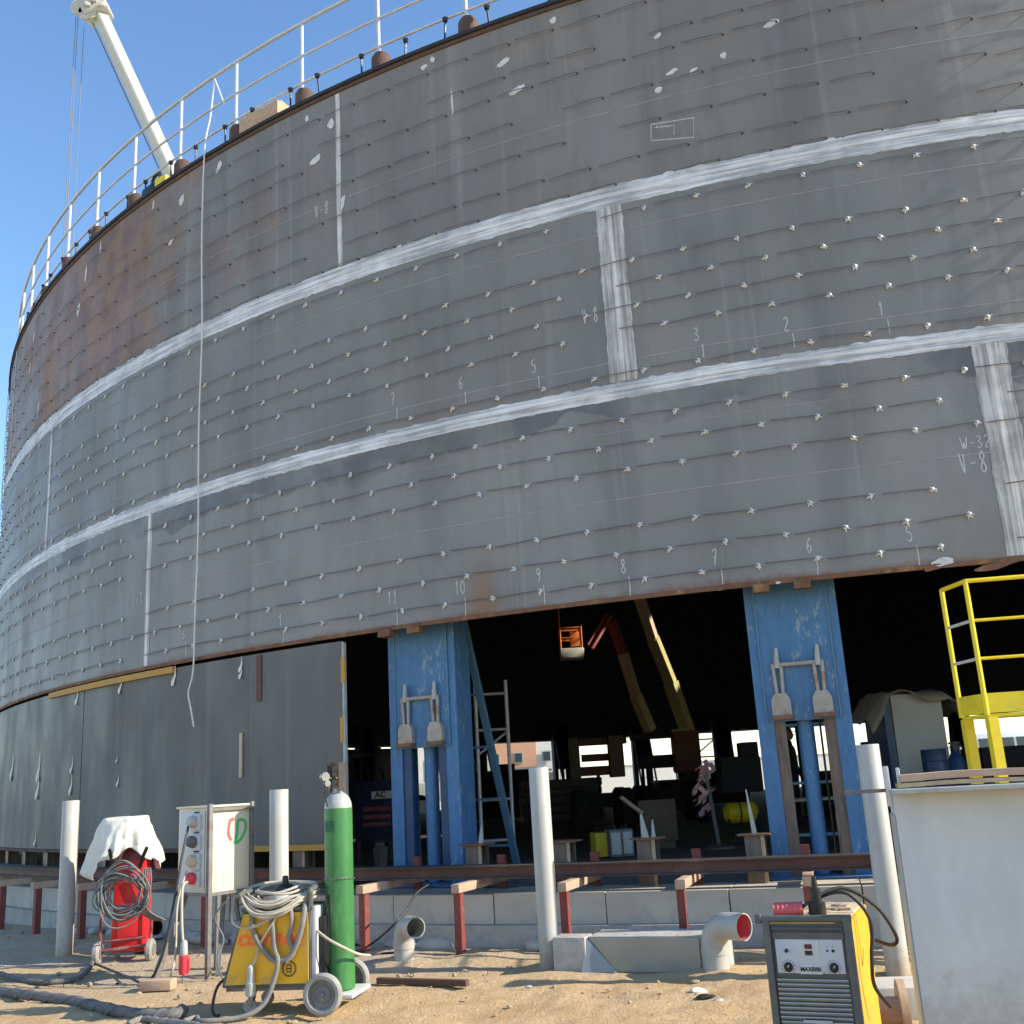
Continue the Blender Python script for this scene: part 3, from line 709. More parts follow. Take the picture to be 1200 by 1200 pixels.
# ------------------------------------------------------------------ guard rail along the rim
rl = thing('guard_rail', tw(-24, TR-.1, Z3), 0, 'white tubular guard railing running round the rim of the tank', 'railing')
off = -(Vector(rl.location)-TC)
def arcpts(p0, p1, r, z, n): return [tl(p0+(p1-p0)*i/n, r, z)+off for i in range(n+1)]
for nm, z, rr in (('top_rail', 13.09, .030), ('middle_rail', 12.50, .020), ('lower_rail', 12.02, .020)):
    m = MB(); m.tube(arcpts(-125, 10, TR-.1, z, 200), rr, 8); m.build(nm, M_RAIL, rl)
for k in range(-8, 28):
    ph = -24.08-3.53*k
    m = MB(); m.cyl(tl(ph, TR-.1, Z3)+off, tl(ph, TR-.1, 13.09)+off, .028, n=8); m.build('post', M_RAIL, rl)
    m = MB(); m.lathe([(.15, 0), (.145, .27), (.11, .33), (.03, .335)], 16, tl(ph, TR-.16, Z3)+off); m.build('post_sleeve', M_DKRUST, rl)
# small things left on the rim
m = MB(); b0 = tw(-33.3, TR-.25, Z3); m.box((0, 0, .17), (.85, .4, .34), R_(-33.3), .01); m.box((.05, -.02, .36), (.7, .34, .03), R_(-33.3)+.1)
o = m.build('packing_case', M_WOOD); o.location = b0; tag(o, 'brown cardboard packing case lying on the tank rim behind the railing', 'box')
m = MB(); b0 = tw(-30.2, TR-.3, Z3); m.box((0, 0, .07), (.7, .4, .12), R_(-30), .008); m.box((0, 0, .15), (.62, .36, .03), R_(-29))
o = m.build('plank_stack', M_WOOD); o.location = b0; tag(o, 'short pale planks lying on the tank rim above the upright weld', 'planks')
tb = thing('tool_bag', tw(-39.9, TR-.2, Z3), R_(-39.9), 'black and yellow bag lying on the tank rim below the crane boom', 'bag')
m = MB(); m.box((-.2, 0, .13), (.42, .3, .26), 0, .06); m.build('bag_body', M_BLACK, tb)
m = MB(); m.box((.16, -.02, .14), (.26, .26, .24), .2, .03); m.build('yellow_pouch', M_YEL, tb)
m = MB(); m.tube(cr([(-.3, 0, .22), (-.28, 0, .45), (-.1, 0, .52), (-.05, 0, .24)]), .03, 6); m.build('strap', M_BLACK, tb)

# white rope over the rim
m = MB(); pts = [tw(-36.02, TR-.1, 13.05), tw(-36.0, TR-.03, 12.3), tw(-36.0, TR+.07, Z3+.05), tw(-36.05, TR+.075, 10), tw(-35.98, TR+.06, 8.5), tw(-36.03, TR+.07, 7), tw(-35.99, TR+.06, 5.4), tw(-36.04, TR+.07, 4.2), tw(-36.05, TR+.08, 3.4), tw(-36.22, TR+.10, 3.1), tw(-36.12, TR+.08, 2.85), tw(-36.02, TR+.06, 2.62)]
m.tube(cr(pts, 6), .0125, 7); m.tube([tw(-36.02, TR-.1, 13.05), tw(-35.7, TR-.1, 12.75), tw(-35.4, TR-.1, 12.45)], .012, 6)
o = m.build('rope', M_ROPE, loc=tw(-36, TR+.06, 2.62)); tag(o, 'long white rope hanging from the rim railing down the shell', 'rope')

# ------------------------------------------------------------------ lower plates already set on the stools, plus two added sun blockers
def lower(p0, p1, label):
    c = tw((p0+p1)/2, TR, ZB)
    t = thing('shell_plate_panel', TC+Vector((0, 0, 0)), 0, label, 'steel plate', 'plates standing below the raised shell')
    m = MB(); m.arc(p0, p1, TR-.024, TR, ZB, Z0-.05, max(4, int((p1-p0)/1.2)), 3); m.build('plate', M_PAN, t, smooth=40)
    m = MB(); m.arc(p0+.1, p1-.1, TR-.1, TR+.05, ZB-.05, ZB-.004, max(4, int((p1-p0)/1.5)), 1, uv=False); m.build('base_angle', M_DKRUST, t)
    return t
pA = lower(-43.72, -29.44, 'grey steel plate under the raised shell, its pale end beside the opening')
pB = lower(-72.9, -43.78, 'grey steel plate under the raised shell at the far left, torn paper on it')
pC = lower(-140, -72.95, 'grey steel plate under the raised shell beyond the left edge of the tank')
lower(4, 64, 'unseen grey steel plate added right of the opening to keep sun out')  # this one and the next: out of view, put in to darken the inside
lower(64.05, 112, 'unseen grey steel plate added on the far right side to keep sun out')
m = MB(); m.arc(-29.435, -29.36, TR-.03, TR+.02, ZB+.02, Z0-.07, 1, 1, uv=False); m.build('edge_strip', M_CYLTOP, pA)
a_ = phiof(oncyl(60, 824)); b_ = phiof(oncyl(205, 787))
m = MB(); m.arc(a_, b_, TR+.003, TR+.05, Z0-.12, Z0-.03, 12, 1, uv=False); m.build('yellow_strip', M_ORANGE, pA)
a_ = phiof(oncyl(302, 993)); b_ = -30.0
m = MB(); m.arc(a_, b_, TR+.053, TR+.09, ZB-.05, ZB+.02, 6, 1, uv=False); m.build('yellow_bottom_strip', M_ORANGE, pA)
def strip(px, y0, y1, w, mat, par, name, d=.02):
    a = oncyl(px, y0); b = oncyl(px, y1); h = math.degrees(w/2/TR); pm_ = phiof((a+b)/2)
    m = MB(); m.arc(pm_-h, pm_+h, TR+.002, TR+.002+d, b.z, a.z, 1, 1, uv=False); m.build(name, mat, par)
strip(283, 859, 911, .05, M_CREAMBEIGE, pA, 'beige_strip'); strip(304, 768, 822, .09, M_BEAMRED, pA, 'red_strip', .012)
strip(403, 770, 800, .06, M_ORANGE, pA, 'yellow_mark', .024); strip(402, 840, 870, .05, M_ORANGE, pA, 'yellow_mark', .024)
def paper(px, py, pts, par):
    s, z = phis(px, py); m = MB(); vs = [m.b.verts.new(tl(s2phi(s+x), TR+.01+.02*(i % 2), z+y)) for i, (x, y) in enumerate(pts)]
    m.b.faces.new(vs); m.build('torn_paper', M_TAG, par, smooth=0)
for px, py, k, par in ((15, 898, 1, pB), (46, 900, .9, pB), (45, 922, .8, pB), (85, 897, .5, pB), (84, 920, .6, pB), (139, 915, .35, pA), (138, 890, .2, pA), (205, 792, .55, pA), (142, 803, .5, pA), (91, 817, .5, pB), (283, 779, .4, pA), (283, 788, .35, pA), (42, 984, .45, pB)):
    paper(px, py, [(-.14*k, -.24*k), (.02*k, -.26*k), (.07*k, .02*k), (.08*k, .30*k), (0, .02*k), (-.08*k, -.14*k)], par)

# ------------------------------------------------------------------ footing, precast blocks, stools
ft = MB(); ft.arc(-110, 40, 23.3, 24.12, -.1, .20, 150, 1, uv=False)
fo = ft.build('ring_footing', M_CONCR); fo.location = TC; tag(fo, 'rough grey concrete footing ring along the ground under the blocks', 'footing')
ph = -15.0+2.98*14; i = 0
while ph > -104:
    cph = ph-1.49
    hh = math.degrees(1.0)*0
    m = MB(); g = .012+random.uniform(0, .008)
    m.arc(ph-2.98+g, ph-g, 23.36, 24.02+random.uniform(-.012, .012), .203, .503+random.uniform(-.006, .006), 3, 1, uv=False)
    bmesh.ops.bevel(m.b, geom=[e for e in m.b.edges if e.calc_face_angle(0) > .6], offset=.012, segments=1, affect='EDGES')
    bmesh.ops.translate(m.b, verts=m.b.verts, vec=TC)
    o = m.build('concrete_block', M_CONC, loc=tw(cph, 23.7, .203), smooth=20)
    tag(o, 'grey precast concrete block in the low ring wall under the tank', 'concrete block', 'precast blocks of the low ring wall')
    ph -= 2.98
# lumps of old concrete along the footing
for i in range(26):
    ph = random.uniform(-42, -15); r = 24.12+random.uniform(.04, .2)
    m = MB(); bmesh.ops.create_icosphere(m.b, subdivisions=2, radius=1)
    sx, sy, sz = random.uniform(.08, .28), random.uniform(.05, .12), random.uniform(.04, .10)
    for v in m.b.verts:
        n_ = 1+.35*mnoise.noise(v.co*1.8+Vector((i*3.1, 0, 0))); v.co = Vector((v.co.x*sx*n_, v.co.y*sy*n_, v.co.z*sz*n_))
    o = m.build('concrete_lump', M_CONCR, smooth=50); o.location = tw(ph, r, .02); o.rotation_euler = (0, 0, R_(ph))
    tag(o, 'lump of broken grey concrete lying against the footing', 'rubble', 'concrete rubble along the footing')

def make_stool():
    t = thing('steel_stool', (0, 0, 0), 0, 'rusty steel stool with flat top plate under the tank', 'steel support', 'stools under the tank shell')
    m = MB(); m.box((0, .0, .235), (.012, .17, .47)); m.box((0, -.085, .235), (.20, .014, .47)); m.box((0, .085, .235), (.20, .014, .47)); m.build('stub_column', M_GREASE, t)
    m = MB(); m.box((0, 0, .478), (.33, .28, .016)); m.build('top_plate', M_RUST, t)
    m = MB(); m.box((.082, -.096, .235), (.035, .008, .47)); m.build('bright_edge', M_WOOD, t)
    return t
st0 = make_stool()
STL = [-25.05, -22.45, -20.14, -17.38] + [-44-2.6*i for i in range(12)] + [-31.2-2.6*i for i in range(5)] + [6+2.6*i for i in range(6)]
for i, ph in enumerate(STL):
    lab = {0: 'rusty steel stool beside the foot of the left blue jack', 1: 'steel stool half hidden behind the white pipe post', 2: 'steel stool with two pale wedges standing on its top', 3: 'steel stool with one tall thin pale wedge on its top'}.get(i)
    loc = tw(ph, TR-.06, FLOOR+.004)
    if i == 0: st0.location = loc; st0.rotation_euler = (0, 0, R_(ph)); st0['label'] = lab; o = st0
    else: o = dup(st0, loc, R_(ph), lab or ('rusty steel stool carrying the lower plate on the left' if ph < 0 else 'rusty steel stool carrying the added plate on the right'))
def wedge(ph, dx, h, w, lean, label):
    m = MB(); m.prism([(-w, 0), (w, 0), (w*.25+lean, h), (-w*.15+lean, h)], -.012, .012)
    o = m.build('wedge', M_CYLTOP); o.location = tw(ph+math.degrees(dx/TR), TR-.06, FLOOR+.49); o.rotation_euler = (0, 0, R_(ph)); tag(o, label, 'wedge')
wedge(-20.14, -.02, .24, .04, -.03, 'wide pale steel wedge standing on a stool')
wedge(-20.14, .07, .18, .02, .0, 'narrow pale steel wedge beside the wide one on a stool')
wedge(-17.38, .0, .44, .025, -.04, 'tall thin pale wedge standing alone on its stool')
wedge(-25.05, .05, .2, .03, .02, 'rusty wedge on the stool beside the left jack')

# ------------------------------------------------------------------ hydraulic jacks
def make_jack(label):
    t = thing('hydraulic_jack', (0, 0, 0), 0, label, 'jack', 'blue hydraulic jacks lifting the tank')
    W = .49
    m = MB(); m.box((0, .2, .012), (1.15, .7, .024)); m.build('base_plate', M_BLUE, t)
    for sx in (-1, 1):
        m = MB(); m.box((sx*(W-.085), .02, 2.0), (.17, .016, 3.95)); m.box((sx*(W-.008), .19, 2.0), (.016, .324, 3.95)); m.box((sx*(W-.085), .36, 2.0), (.17, .016, 3.95)); m.build('leg', M_BLUE, t)
        m = MB(); m.box((sx*(W-.235), .06, 1.02), (.11, .05, 1.99)); m.box((sx*(W-.175), .09, 1.02), (.012, .12, 1.99)); m.build('guide_rail', M_GREASE, t)
    m = MB(); m.box((0, .004, 2.78), (.76, .014, 2.35), bev=.003); m.build('front_plate', M_BLUE, t)
    for sx in (-1, 1):
        m = MB(); m.box((sx*.385, -.002, 2.78), (.016, .02, 2.35)); m.build('edge_strip', M_BLUE2, t)
    m = MB(); m.cyl((.0, .17, .03), (.0, .17, 2.2), .085, n=20); m.build('ram', M_BLUE, t)
    m = MB(); m.cyl((.155, .2, .03), (.155, .2, 2.2), .012, n=8); m.build('oil_pipe', M_BEAM, t)
    for sx in (-1, 1):
        x = sx*.215
        c = MB(); c.prism([(-.10, 0), (.10, 0), (.10, .16), (.06, .23), (-.06, .23), (-.10, .16)], -.075, -.004, Matrix.Translation((x, 0, 1.67))); c = c.build('claw', M_CLAW, t)
        l = MB(); l.box((x, -.065, 1.645), (.22, .11, .045), 0, .005); l.build('claw_lip', M_RUST, c)
        for dx in (-.045, .045):
            k = MB(); k.cyl((x+dx*.7, -.035, 1.89), (x+dx, -.05, 2.22), .020, n=8); k.build('link_bar', M_CLAW, c)
        k = MB(); k.tube([(x, -.05, 2.17), (x+.004, -.055, 2.28), (x+.012, -.06, 2.39)], [.032, .028, .016], 8); k.build('tooth', M_CYLTOP, c)
    m = MB(); m.cyl((-.215, -.055, 2.205), (.215, -.055, 2.205), .024, n=10); m.build('handle_bar', M_CLAW, t)
    br = MB()
    for sx in (-1, 1): br.beam((sx*.40, .37, 3.3), (sx*.40, 1.55, .02), .09, .05)
    for f_ in (.12, .32, .52, .72, .9): br.beam((-.40, .37+1.18*f_, 3.3-3.28*f_), (.40, .37+1.18*f_, 3.3-3.28*f_), .07, .03)
    br.build('back_brace', M_BLUE2, t)
    return t
j0 = make_jack('nearer blue hydraulic jack, with brown greasy rails and a round ram, right of the opening')
M_SHADEJACK = pm('jack paint darkened as shade', (.030, .034, .042), (.018, .02, .026), 4, .6, .7)  # for the far jacks: silhouette shade put into the paint colour
M_RAILBLUE = pm('dark blue rail', (.03, .075, .16), (.02, .05, .11), 4, .6, .5)
RC = {}
def recolor(o, names, mat):
    for c in [o]+list(o.children_recursive):
        if c.type == 'MESH' and (names is None or c.name.split('.')[0] in names):
            key = (c.data.name, mat.name)
            if key not in RC:
                d = c.data.copy(); d.materials[0] = mat; RC[key] = d
            c.data = RC[key]
    return o
def setjack(o, ph): o.location = tw(ph, TR-.36, FLOOR+.003); o.rotation_euler = (0, 0, R_(ph))
setjack(j0, JACKS[1])
j1 = dup(j0, label='left blue hydraulic jack with sloping rear brace, beside the lower plate'); setjack(j1, JACKS[0]); recolor(j1, ('guide_rail',), M_RAILBLUE)
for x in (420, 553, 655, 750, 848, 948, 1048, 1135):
    w_ = oncyl(x, 900, TR, True); j = recolor(dup(j0, label='jack column with shade in its colour standing far away under the rear rim of the tank', group='far jacks at the rear of the tank'), None, M_SHADEJACK); setjack(j, phiof(w_))

# ------------------------------------------------------------------ curved rail beam on trestles
rb = thing('rail_beam', TC+Vector((0, 0, .67)), 0, 'long dark curved steel I-beam rail running in front of the tank', 'beam')
for nm, r0, r1, z0, z1, mt in (('top_flange', 24.03, 24.17, .116, .130, M_BEAM), ('web', 24.092, 24.108, .014, .116, M_BEAMRED), ('bottom_flange', 24.03, 24.17, 0, .014, M_BEAM)):
    m = MB(); m.arc(-105, 38, r0, r1, z0, z1, 160, 1, uv=False); m.build(nm, mt, rb)
rb2 = thing('inner_rail_beam', TC+Vector((0, 0, .67)), 0, 'second dark curved steel rail close behind the front one', 'beam')
m = MB(); m.arc(-105, 38, 23.72, 23.90, .10, .114, 160, 1, uv=False); m.build('top_flange', M_BEAM, rb2)
m = MB(); m.arc(-105, 38, 23.80, 23.815, .0, .10, 160, 1, uv=False); m.build('web', M_BEAM, rb2)
def make_trestle():
    t = thing('trestle', (0, 0, 0), 0, 'red steel post with sloping timber bearer carrying the curved rail', 'trestle', 'red trestles under the curved rail')
    m = MB(); m.box((0, -.02, .285), (.076, .012, .59)); m.box((.033, .02, .285), (.010, .075, .59)); m.box((-.033, .02, .285), (.010, .075, .59)); m.build('front_post', M_REDPOST, t)
    m = MB(); m.box((.0, 1.12, .43), (.09, .06, .86)); m.build('rear_post', M_REDPOST, t)
    m = MB(); m.box((.012, .55, .623), (.09, 1.26, .084), 0, .004); m.build('timber_bearer', M_WOODPINK, t)
    return t
t0 = make_trestle(); tcount = 0
TPH = {k: -16.14-2.71*k for k in range(-5, 5)}; TPH.update({5: -29.7, 6: -32.45, 7: -35.4, 8: -38.35, 9: -41.2, 10: -44.0, 11: -46.9, 12: -49.8, 13: -52.7})
for k in range(-5, 14):
    ph = TPH[k]
    lab = {0: 'red trestle behind the grey welding machine', 1: 'red trestle beside the elbow pipe with red inside', 2: 'red trestle just right of the middle white pipe post',
           3: 'red trestle standing clear between elbow pipe and middle pipe post', 4: 'red trestle next to the green gas cylinder', 6: 'red trestle behind the cream switch box', 8: 'red trestle just right of the leftmost pipe post', 9: 'red trestle left of the leftmost pipe post'}.get(k)
    loc = tw(ph, 24.56, 0)
    if tcount == 0: o = t0; o.location = loc; o.rotation_euler = (0, 0, R_(ph)); o['label'] = 'red trestle of the curved rail hidden behind other equipment'
    else: o = dup(t0, loc, R_(ph)+.02, lab or 'red trestle of the curved rail hidden behind other equipment')
    tcount += 1

# ------------------------------------------------------------------ white pipe posts
def pipe_post(w, h, label, lean=(0, 0)):
    m = MB(); top = Vector((lean[0], lean[1], h))
    n = 28; ro, ri = .0935, .086
    A = [(ro, -.05), (ro, h-.004), (ro-.003, h), (ri, h), (ri, h-.5), (.001, h-.5)]
    m.lathe(A, n)
    for v in m.b.verts: v.co.x += lean[0]*v.co.z/h; v.co.y += lean[1]*v.co.z/h
    o = m.build('pipe_post', M_POST, smooth=40); o.location = (w.x, w.y, 0); tag(o, label, 'pipe', 'upright plastic pipes round the tank')
pipe_post(gnd(75, 1122), 1.72, 'leftmost upright white pipe post, left of the cloth-covered machine')
pB_ = tw(-27.95, 25.5, 0); pB_ = aty(327, 1060, 10.9); pipe_post(pB_, 1.70, 'upright white pipe post between switch box and green cylinder')
pipe_post(gnd(645, 1133), 1.76, 'middle upright white pipe post with a reddish cut top, beside the bent sheet')
pipe_post(gnd(1053, 1143), 1.78, 'upright white pipe post beside the large white steel box')
def elbow(name, base, d, r, rise, label, mat, inner=None, reach=.16, n=24):
    t = thing(name, (base.x, base.y, 0), 0, label, 'pipe')
    d = Vector((d[0], d[1], 0)).normalized()
    pts = [Vector((0, 0, -.05)), Vector((0, 0, rise*.55))]; R1 = r*1.55; c = Vector((0, 0, rise*.6))
    for k in range(0, 10):
        a = R_(92)*k/9; pts.append(c+d*(R1-R1*math.cos(a))+Vector((0, 0, R1*math.sin(a))))
    pts.append(pts[-1]+d*reach)
    m = MB(); m.tube(pts, r, n, cap=False)
    m.tube(list(reversed(pts)), r*.91, n, cap=False)
    e = pts[-1]; u = d.orthogonal().normalized(); v_ = d.cross(u)
    A = [m.b.verts.new(e+(u*math.cos(2*PI*k/n)+v_*math.sin(2*PI*k/n))*r) for k in range(n)]
    B = [m.b.verts.new(e+(u*math.cos(2*PI*k/n)+v_*math.sin(2*PI*k/n))*r*.91) for k in range(n)]
    for k in range(n): m.b.faces.new((A[k], A[(k+1) % n], B[(k+1) % n], B[k]))
    m.build('pipe_body', mat, t, fix=False)
    m = MB(); m.tube([Vector((0, 0, rise*.42)), Vector((0, 0, rise*.58))], r*1.06, n); m.build('socket', mat, t)
    if inner:
        m = MB(); m.tube([e-d*.17, e-d*.01], r*.905, n, cap=False)
        m.tube([e-d*.17, e-d*.165], r*.90, n)
        m.build('inner_surface', inner, t, fix=False)
    return t
elbow('pipe_elbow', gnd(474, 1130), (.47, -.88), .098, .34, 'grey plastic pipe elbow with a dark open mouth, rising from the sand', M_PIPE)
elbow('pipe_elbow', gnd(840, 1139), (.66, -.75), .110, .34, 'grey plastic pipe elbow with a red inside, beside the bent sheet', M_PIPE, M_PINK)
bp = aty(172, 1092, 12.75); elbow('black_pipe_elbow', Vector((bp.x-.05, bp.y, 0)), (.85, -.6), .085, .24, 'black pipe elbow lying behind the red machine', M_BLACK, None, .12)

# ------------------------------------------------------------------ slab with bent sheet
t = thing('formwork_slab', TC, 0, 'low concrete slab with bent galvanised sheet along its front', 'slab')
pa, pb = phiof(gnd(690, 1140)), phiof(gnd(826, 1136))
m = MB(); m.arc(pa, pb+.5, 25.0, 25.42, -.05, .285, 12, 1, uv=False); m.build('concrete_core', M_CONCR, t)
m = MB(); m.arc(pa+.02, pb, 25.43, 25.445, .0, .275, 16, 2, uv=False)
for v in m.b.verts: v.co += Vector((math.sin(v.co.x*9)*.008, math.cos(v.co.x*7)*.006, 0))
m.build('bent_sheet', M_GALV, t)
m = MB(); q0, q1, q2 = tl(pa-.02, 25.46, .28), tl(pa+.55, 25.452, -.0), tl(pa-.12, 25.54, .0)
vs = [m.b.verts.new(q) for q in (q0, q1, q2)]; vs2 = [m.b.verts.new(q+Vector((0, .004, 0))) for q in (q0, q1, q2)]
m.b.faces.new(vs); m.b.faces.new(list(reversed(vs2)))
for k in range(3): m.b.faces.new((vs[(k+1) % 3], vs[k], vs2[k], vs2[(k+1) % 3]))
m.build('folded_corner', M_GALV, t, smooth=0)
m = MB(); w0 = gnd(674, 1140); m.box((0, .12, .14), (.30, .24, .30), R_(-20), .01)
o = m.build('concrete_stub', M_CONCR); o.location = (w0.x, w0.y, 0); tag(o, 'dirty brown-grey concrete stub between the pipe post and the bent sheet', 'concrete block')

# ------------------------------------------------------------------ red wheeled machine, its cloth and cable coil
rm = thing('cutting_machine', (-4.47, 12.25, 0), R_(4), 'red wheeled machine with two dark handles under a white cloth', 'machine')
m = MB(); m.box((.0, .10, .56), (.36, .32, .96), 0, .03, taper=(.92, .9)); m.build('body', M_RED, rm)
m = MB(); m.box((.03, -.075, .30), (.26, .04, .40), 0, .012); m.build('lower_cover', M_RED, rm)
m = MB(); m.box((.02, -.075, .545), (.34, .035, .08), 0, .01); m.build('cross_plate', M_DKRED, rm)
m = MB(); m.box((.02, .10, 1.10), (.30, .30, .20), 0, .05, taper=(.6, .7)); m.build('head', M_DKRED, rm)
for sx in (-1, 1):
    m = MB(); m.tube(cr([(sx*.26, -.12, .12), (sx*.27, -.12, .42), (sx*.20, -.10, .66), (sx*.19, -.12, .95)]), .018, 8); m.build('frame_tube', M_DKRED, rm)
    m = MB(); m.tube([(sx*.15-.02, -.12, .96), (sx*.17+.02, -.22, 1.08), (sx*.20+.05, -.30, 1.17)], .020, 8); m.build('handle', M_BLACK, rm)
    wh = MB(); wh.lathe([(.02, -.035), (.10, -.035), (.118, -.018), (.118, .018), (.10, .035), (.02, .035)], 24, axis='X', c=(sx*.28, -.16, .105)); wh = wh.build('wheel', M_RUBBER, rm)
    hb_ = MB(); hb_.lathe([(.001, .042), (.06, .042), (.06, -.042), (.001, -.042)], 16, axis='X', c=(sx*.28, -.16, .105)); hb_.build('hub', M_HUB, wh)
m = MB(); m.cyl((-.27, -.16, .12), (.27, -.16, .16), .018, n=10); m.cyl((-.2, -.18, .22), (.24, -.18, .24), .012, n=8); m.build('axle', M_DKRED, rm)
# cloth
def cloth():
    m = MB(); na, nr = 96, 26; c = Vector((-4.56, 12.30, 0)); G = []
    for i in range(nr+1):
        u = i/nr; row = []
        for k in range(na):
            a = 2*PI*k/na
            sx = 1/max(abs(math.cos(a))**3+abs(math.sin(a))**3, .2)**(1/3)
            if u < .3: r = .22*sx*(u/.3); z = 1.512-.02*(u/.3)**2
            else:
                v = (u-.3)/.7
                ca = max(0., math.cos(2*(a-R_(28)))) ** 2 * (1 if math.cos(a-R_(28)) < 0 else .75)
                hem = .43+.16*ca+.05*math.sin(3*a+2)+.03*math.sin(7*a)
                fr = max(0., math.cos(a-R_(-72))-.72)/.28
                hem -= .03*fr
                r = .215*sx+(.10+.07*ca)*v**.75
                fold = .050*math.sin(a*7+1.8*math.sin(a*2)+1.2*v)*v+.022*math.sin(a*17+2+2*v)*v
                r += fold; z = 1.495-hem*v-.05*(v*(1-v))*math.sin(a*5)
            q = Vector((r*math.cos(a)*1.05, r*math.sin(a)*.85, z))
            q += Vector((.022*mnoise.noise(q*7), .022*mnoise.noise(q*7+Vector((4, 4, 4))), .020*mnoise.noise(q*6+Vector((9, 1, 1)))))+Vector((.009*mnoise.noise(q*19), .009*mnoise.noise(q*19+Vector((4, 4, 4))), 0))
            row.append(m.b.verts.new(c+q))
        G.append(row)
    for i in range(nr):
        for k in range(na):
            if i == 0: m.b.faces.new((G[0][k], G[1][k], G[1][(k+1) % na])) if True else None
            else: m.b.faces.new((G[i][k], G[i+1][k], G[i+1][(k+1) % na], G[i][(k+1) % na]))
    bmesh.ops.remove_doubles(m.b, verts=G[0], dist=.02)
    o = m.build('cover_cloth', M_CLOTH, loc=c+Vector((0, 0, .9)), smooth=80)
    md_ = o.modifiers.new('thickness', 'SOLIDIFY'); md_.thickness = .004
    tag(o, 'crumpled white cloth thrown over the red wheeled machine', 'cloth')
cloth()
m = MB(); rnd = random.Random(3)
for k in range(15):
    c = Vector((-4.45, 12.03-.006*k, .70)); rx, rz_ = .22+rnd.uniform(-.05, .06), .22+rnd.uniform(-.06, .07); ox, oz = rnd.uniform(-.06, .06), rnd.uniform(-.05, .06)
    pts = []
    for j in range(40):
        a = 2*PI*j/40
        pts.append(c+Vector((ox+rx*math.cos(a)*(1+.08*math.sin(3*a+k)), -.04-.03*math.sin(2*a+k)-.05*max(0, math.sin(a)), oz+rz_*math.sin(a)*(1+.10*math.cos(2*a+k*1.3)))))
    m.tube(pts, .0085, 6, closed=True)
for k in range(5):
    pts = cr([(-4.24+.02*k, 11.98, .96), (-4.2+.015*k, 11.95, .7+.02*k), (-4.16-.02*k, 11.97, .52), (-4.02-.03*k, 12.1, .40)]); m.tube(pts, .008, 6)
o = m.build('cable_coil', M_CABLEG, loc=(-4.45, 12.0, .5)); tag(o, 'tangled coil of grey cable hanging on the red machine', 'cable')

# ------------------------------------------------------------------ switch box on an angle-iron stand
db = thing('switch_box', (-3.14, 10.66, 0), R_(52), 'cream electrical switch box with sockets and red and green spray letters, on iron stand', 'electrical box')
# local x along the big face (to the right, backwards), local y away from camera; left face at x=0
m = MB(); m.box((.25, .25, 1.165), (.50, .50, .80), 0, .012); cab = m.build('cabinet', M_CREAM, db)
m = MB(); m.box((.25, .25, 1.575), (.54, .54, .02), 0, .004); m.build('lid', M_CREAM, db)
m = MB(); m.box((-.006, .25, 1.165), (.012, .40, .74), 0, .004); m.build('socket_plate', M_BOXGREY, db)
for k, (z, mt) in enumerate(((1.43, M_PIPE), (1.24, M_WGREY), (1.06, M_CREAMBEIGE), (.90, M_PLUGRED))):
    s_ = MB(); s_.box((-.026, .17, z), (.03, .15, .145), 0, .006); s_ = s_.build('socket', M_BOXGREY, db)
    c_ = MB(); c_.lathe([(.055, 0), (.055, .05), (.045, .07), (.03, .072)], 18, axis='X'); 
    for v in c_.b.verts: v.co = Matrix.Rotation(R_(20), 3, 'Y') @ Vector((-v.co.x, v.co.y, v.co.z)) + Vector((-.038, .18, z))
    c_.build('socket_cover', mt, s_)
    l_ = MB(); l_.box((-.022, .17, z+.095), (.012, .07, .012)); l_.build('label_strip', M_INK, s_)
for nm, c_, d_ in (('front_post', (.0, -.02, .80), (.045, .045, 1.60)), ('right_post', (.50, -.02, .80), (.035, .04, 1.60))):
    m = MB(); m.box(c_, d_, 0, .004); m.build(nm, M_STEELOLD, db)
m = MB(); m.beam((.0, -.02, 1.545), (.50, -.02, 1.545), .03, .03); m.build('top_bar', M_STEELOLD, db)
m = MB(); m.beam((-.03, -.01, .755), (.5, -.01, .755), .03, .03); m.beam((-.03, .5, .755), (.5, .5, .755), .03, .03); m.beam((0, 0, .755), (0, .5, .755), .03, .03); m.build('shelf_frame', M_STEELOLD, db)
Mi = db.matrix_basis.inverted()
def loc_db(x, y, Y): return Mi @ aty(x, y, Y)
m = MB(); m.beam((.0, .36, .76), loc_db(181, 1150, 10.62), .05, .05); m.build('rear_leg', M_STEELOLD, db)
m = MB(); m.beam((.42, .3, .76), (.16, .05, .0), .04, .03); m.beam((.47, .48, .76), (.47, .5, -.02), .035, .035); m.build('inner_leg', M_STEELOLD, db)
# spray letters on the big face (local y = -.0)
def stroke(parent, pts, w, mat, y, name):
    m = MB(); L = []; Rr = []
    for i, p in enumerate(pts):
        p = Vector(p); t_ = Vector(pts[min(i+1, len(pts)-1)])-Vector(pts[max(i-1, 0)]); n_ = Vector((-t_.y, t_.x)).normalized()*w/2
        L.append(m.b.verts.new((p.x+n_.x, y, p.y+n_.y))); Rr.append(m.b.verts.new((p.x-n_.x, y, p.y-n_.y)))
    for i in range(len(pts)-1): m.b.faces.new((L[i], L[i+1], Rr[i+1], Rr[i]))
    m.build(name, mat, parent, smooth=0)
cp = [(p.x, p.y) for p in cr([(.30, 1.44, 0), (.255, 1.43, 0), (.235, 1.36, 0), (.235, 1.29, 0), (.27, 1.235, 0)], 5)]
stroke(cab, cp, .034, M_SPRAYRED, -.0025, 'spray_letter')
stroke(cab, [(.30, 1.20), (.335, 1.30), (.345, 1.43)], .034, M_SPRAYGRN, -.0025, 'spray_letter')
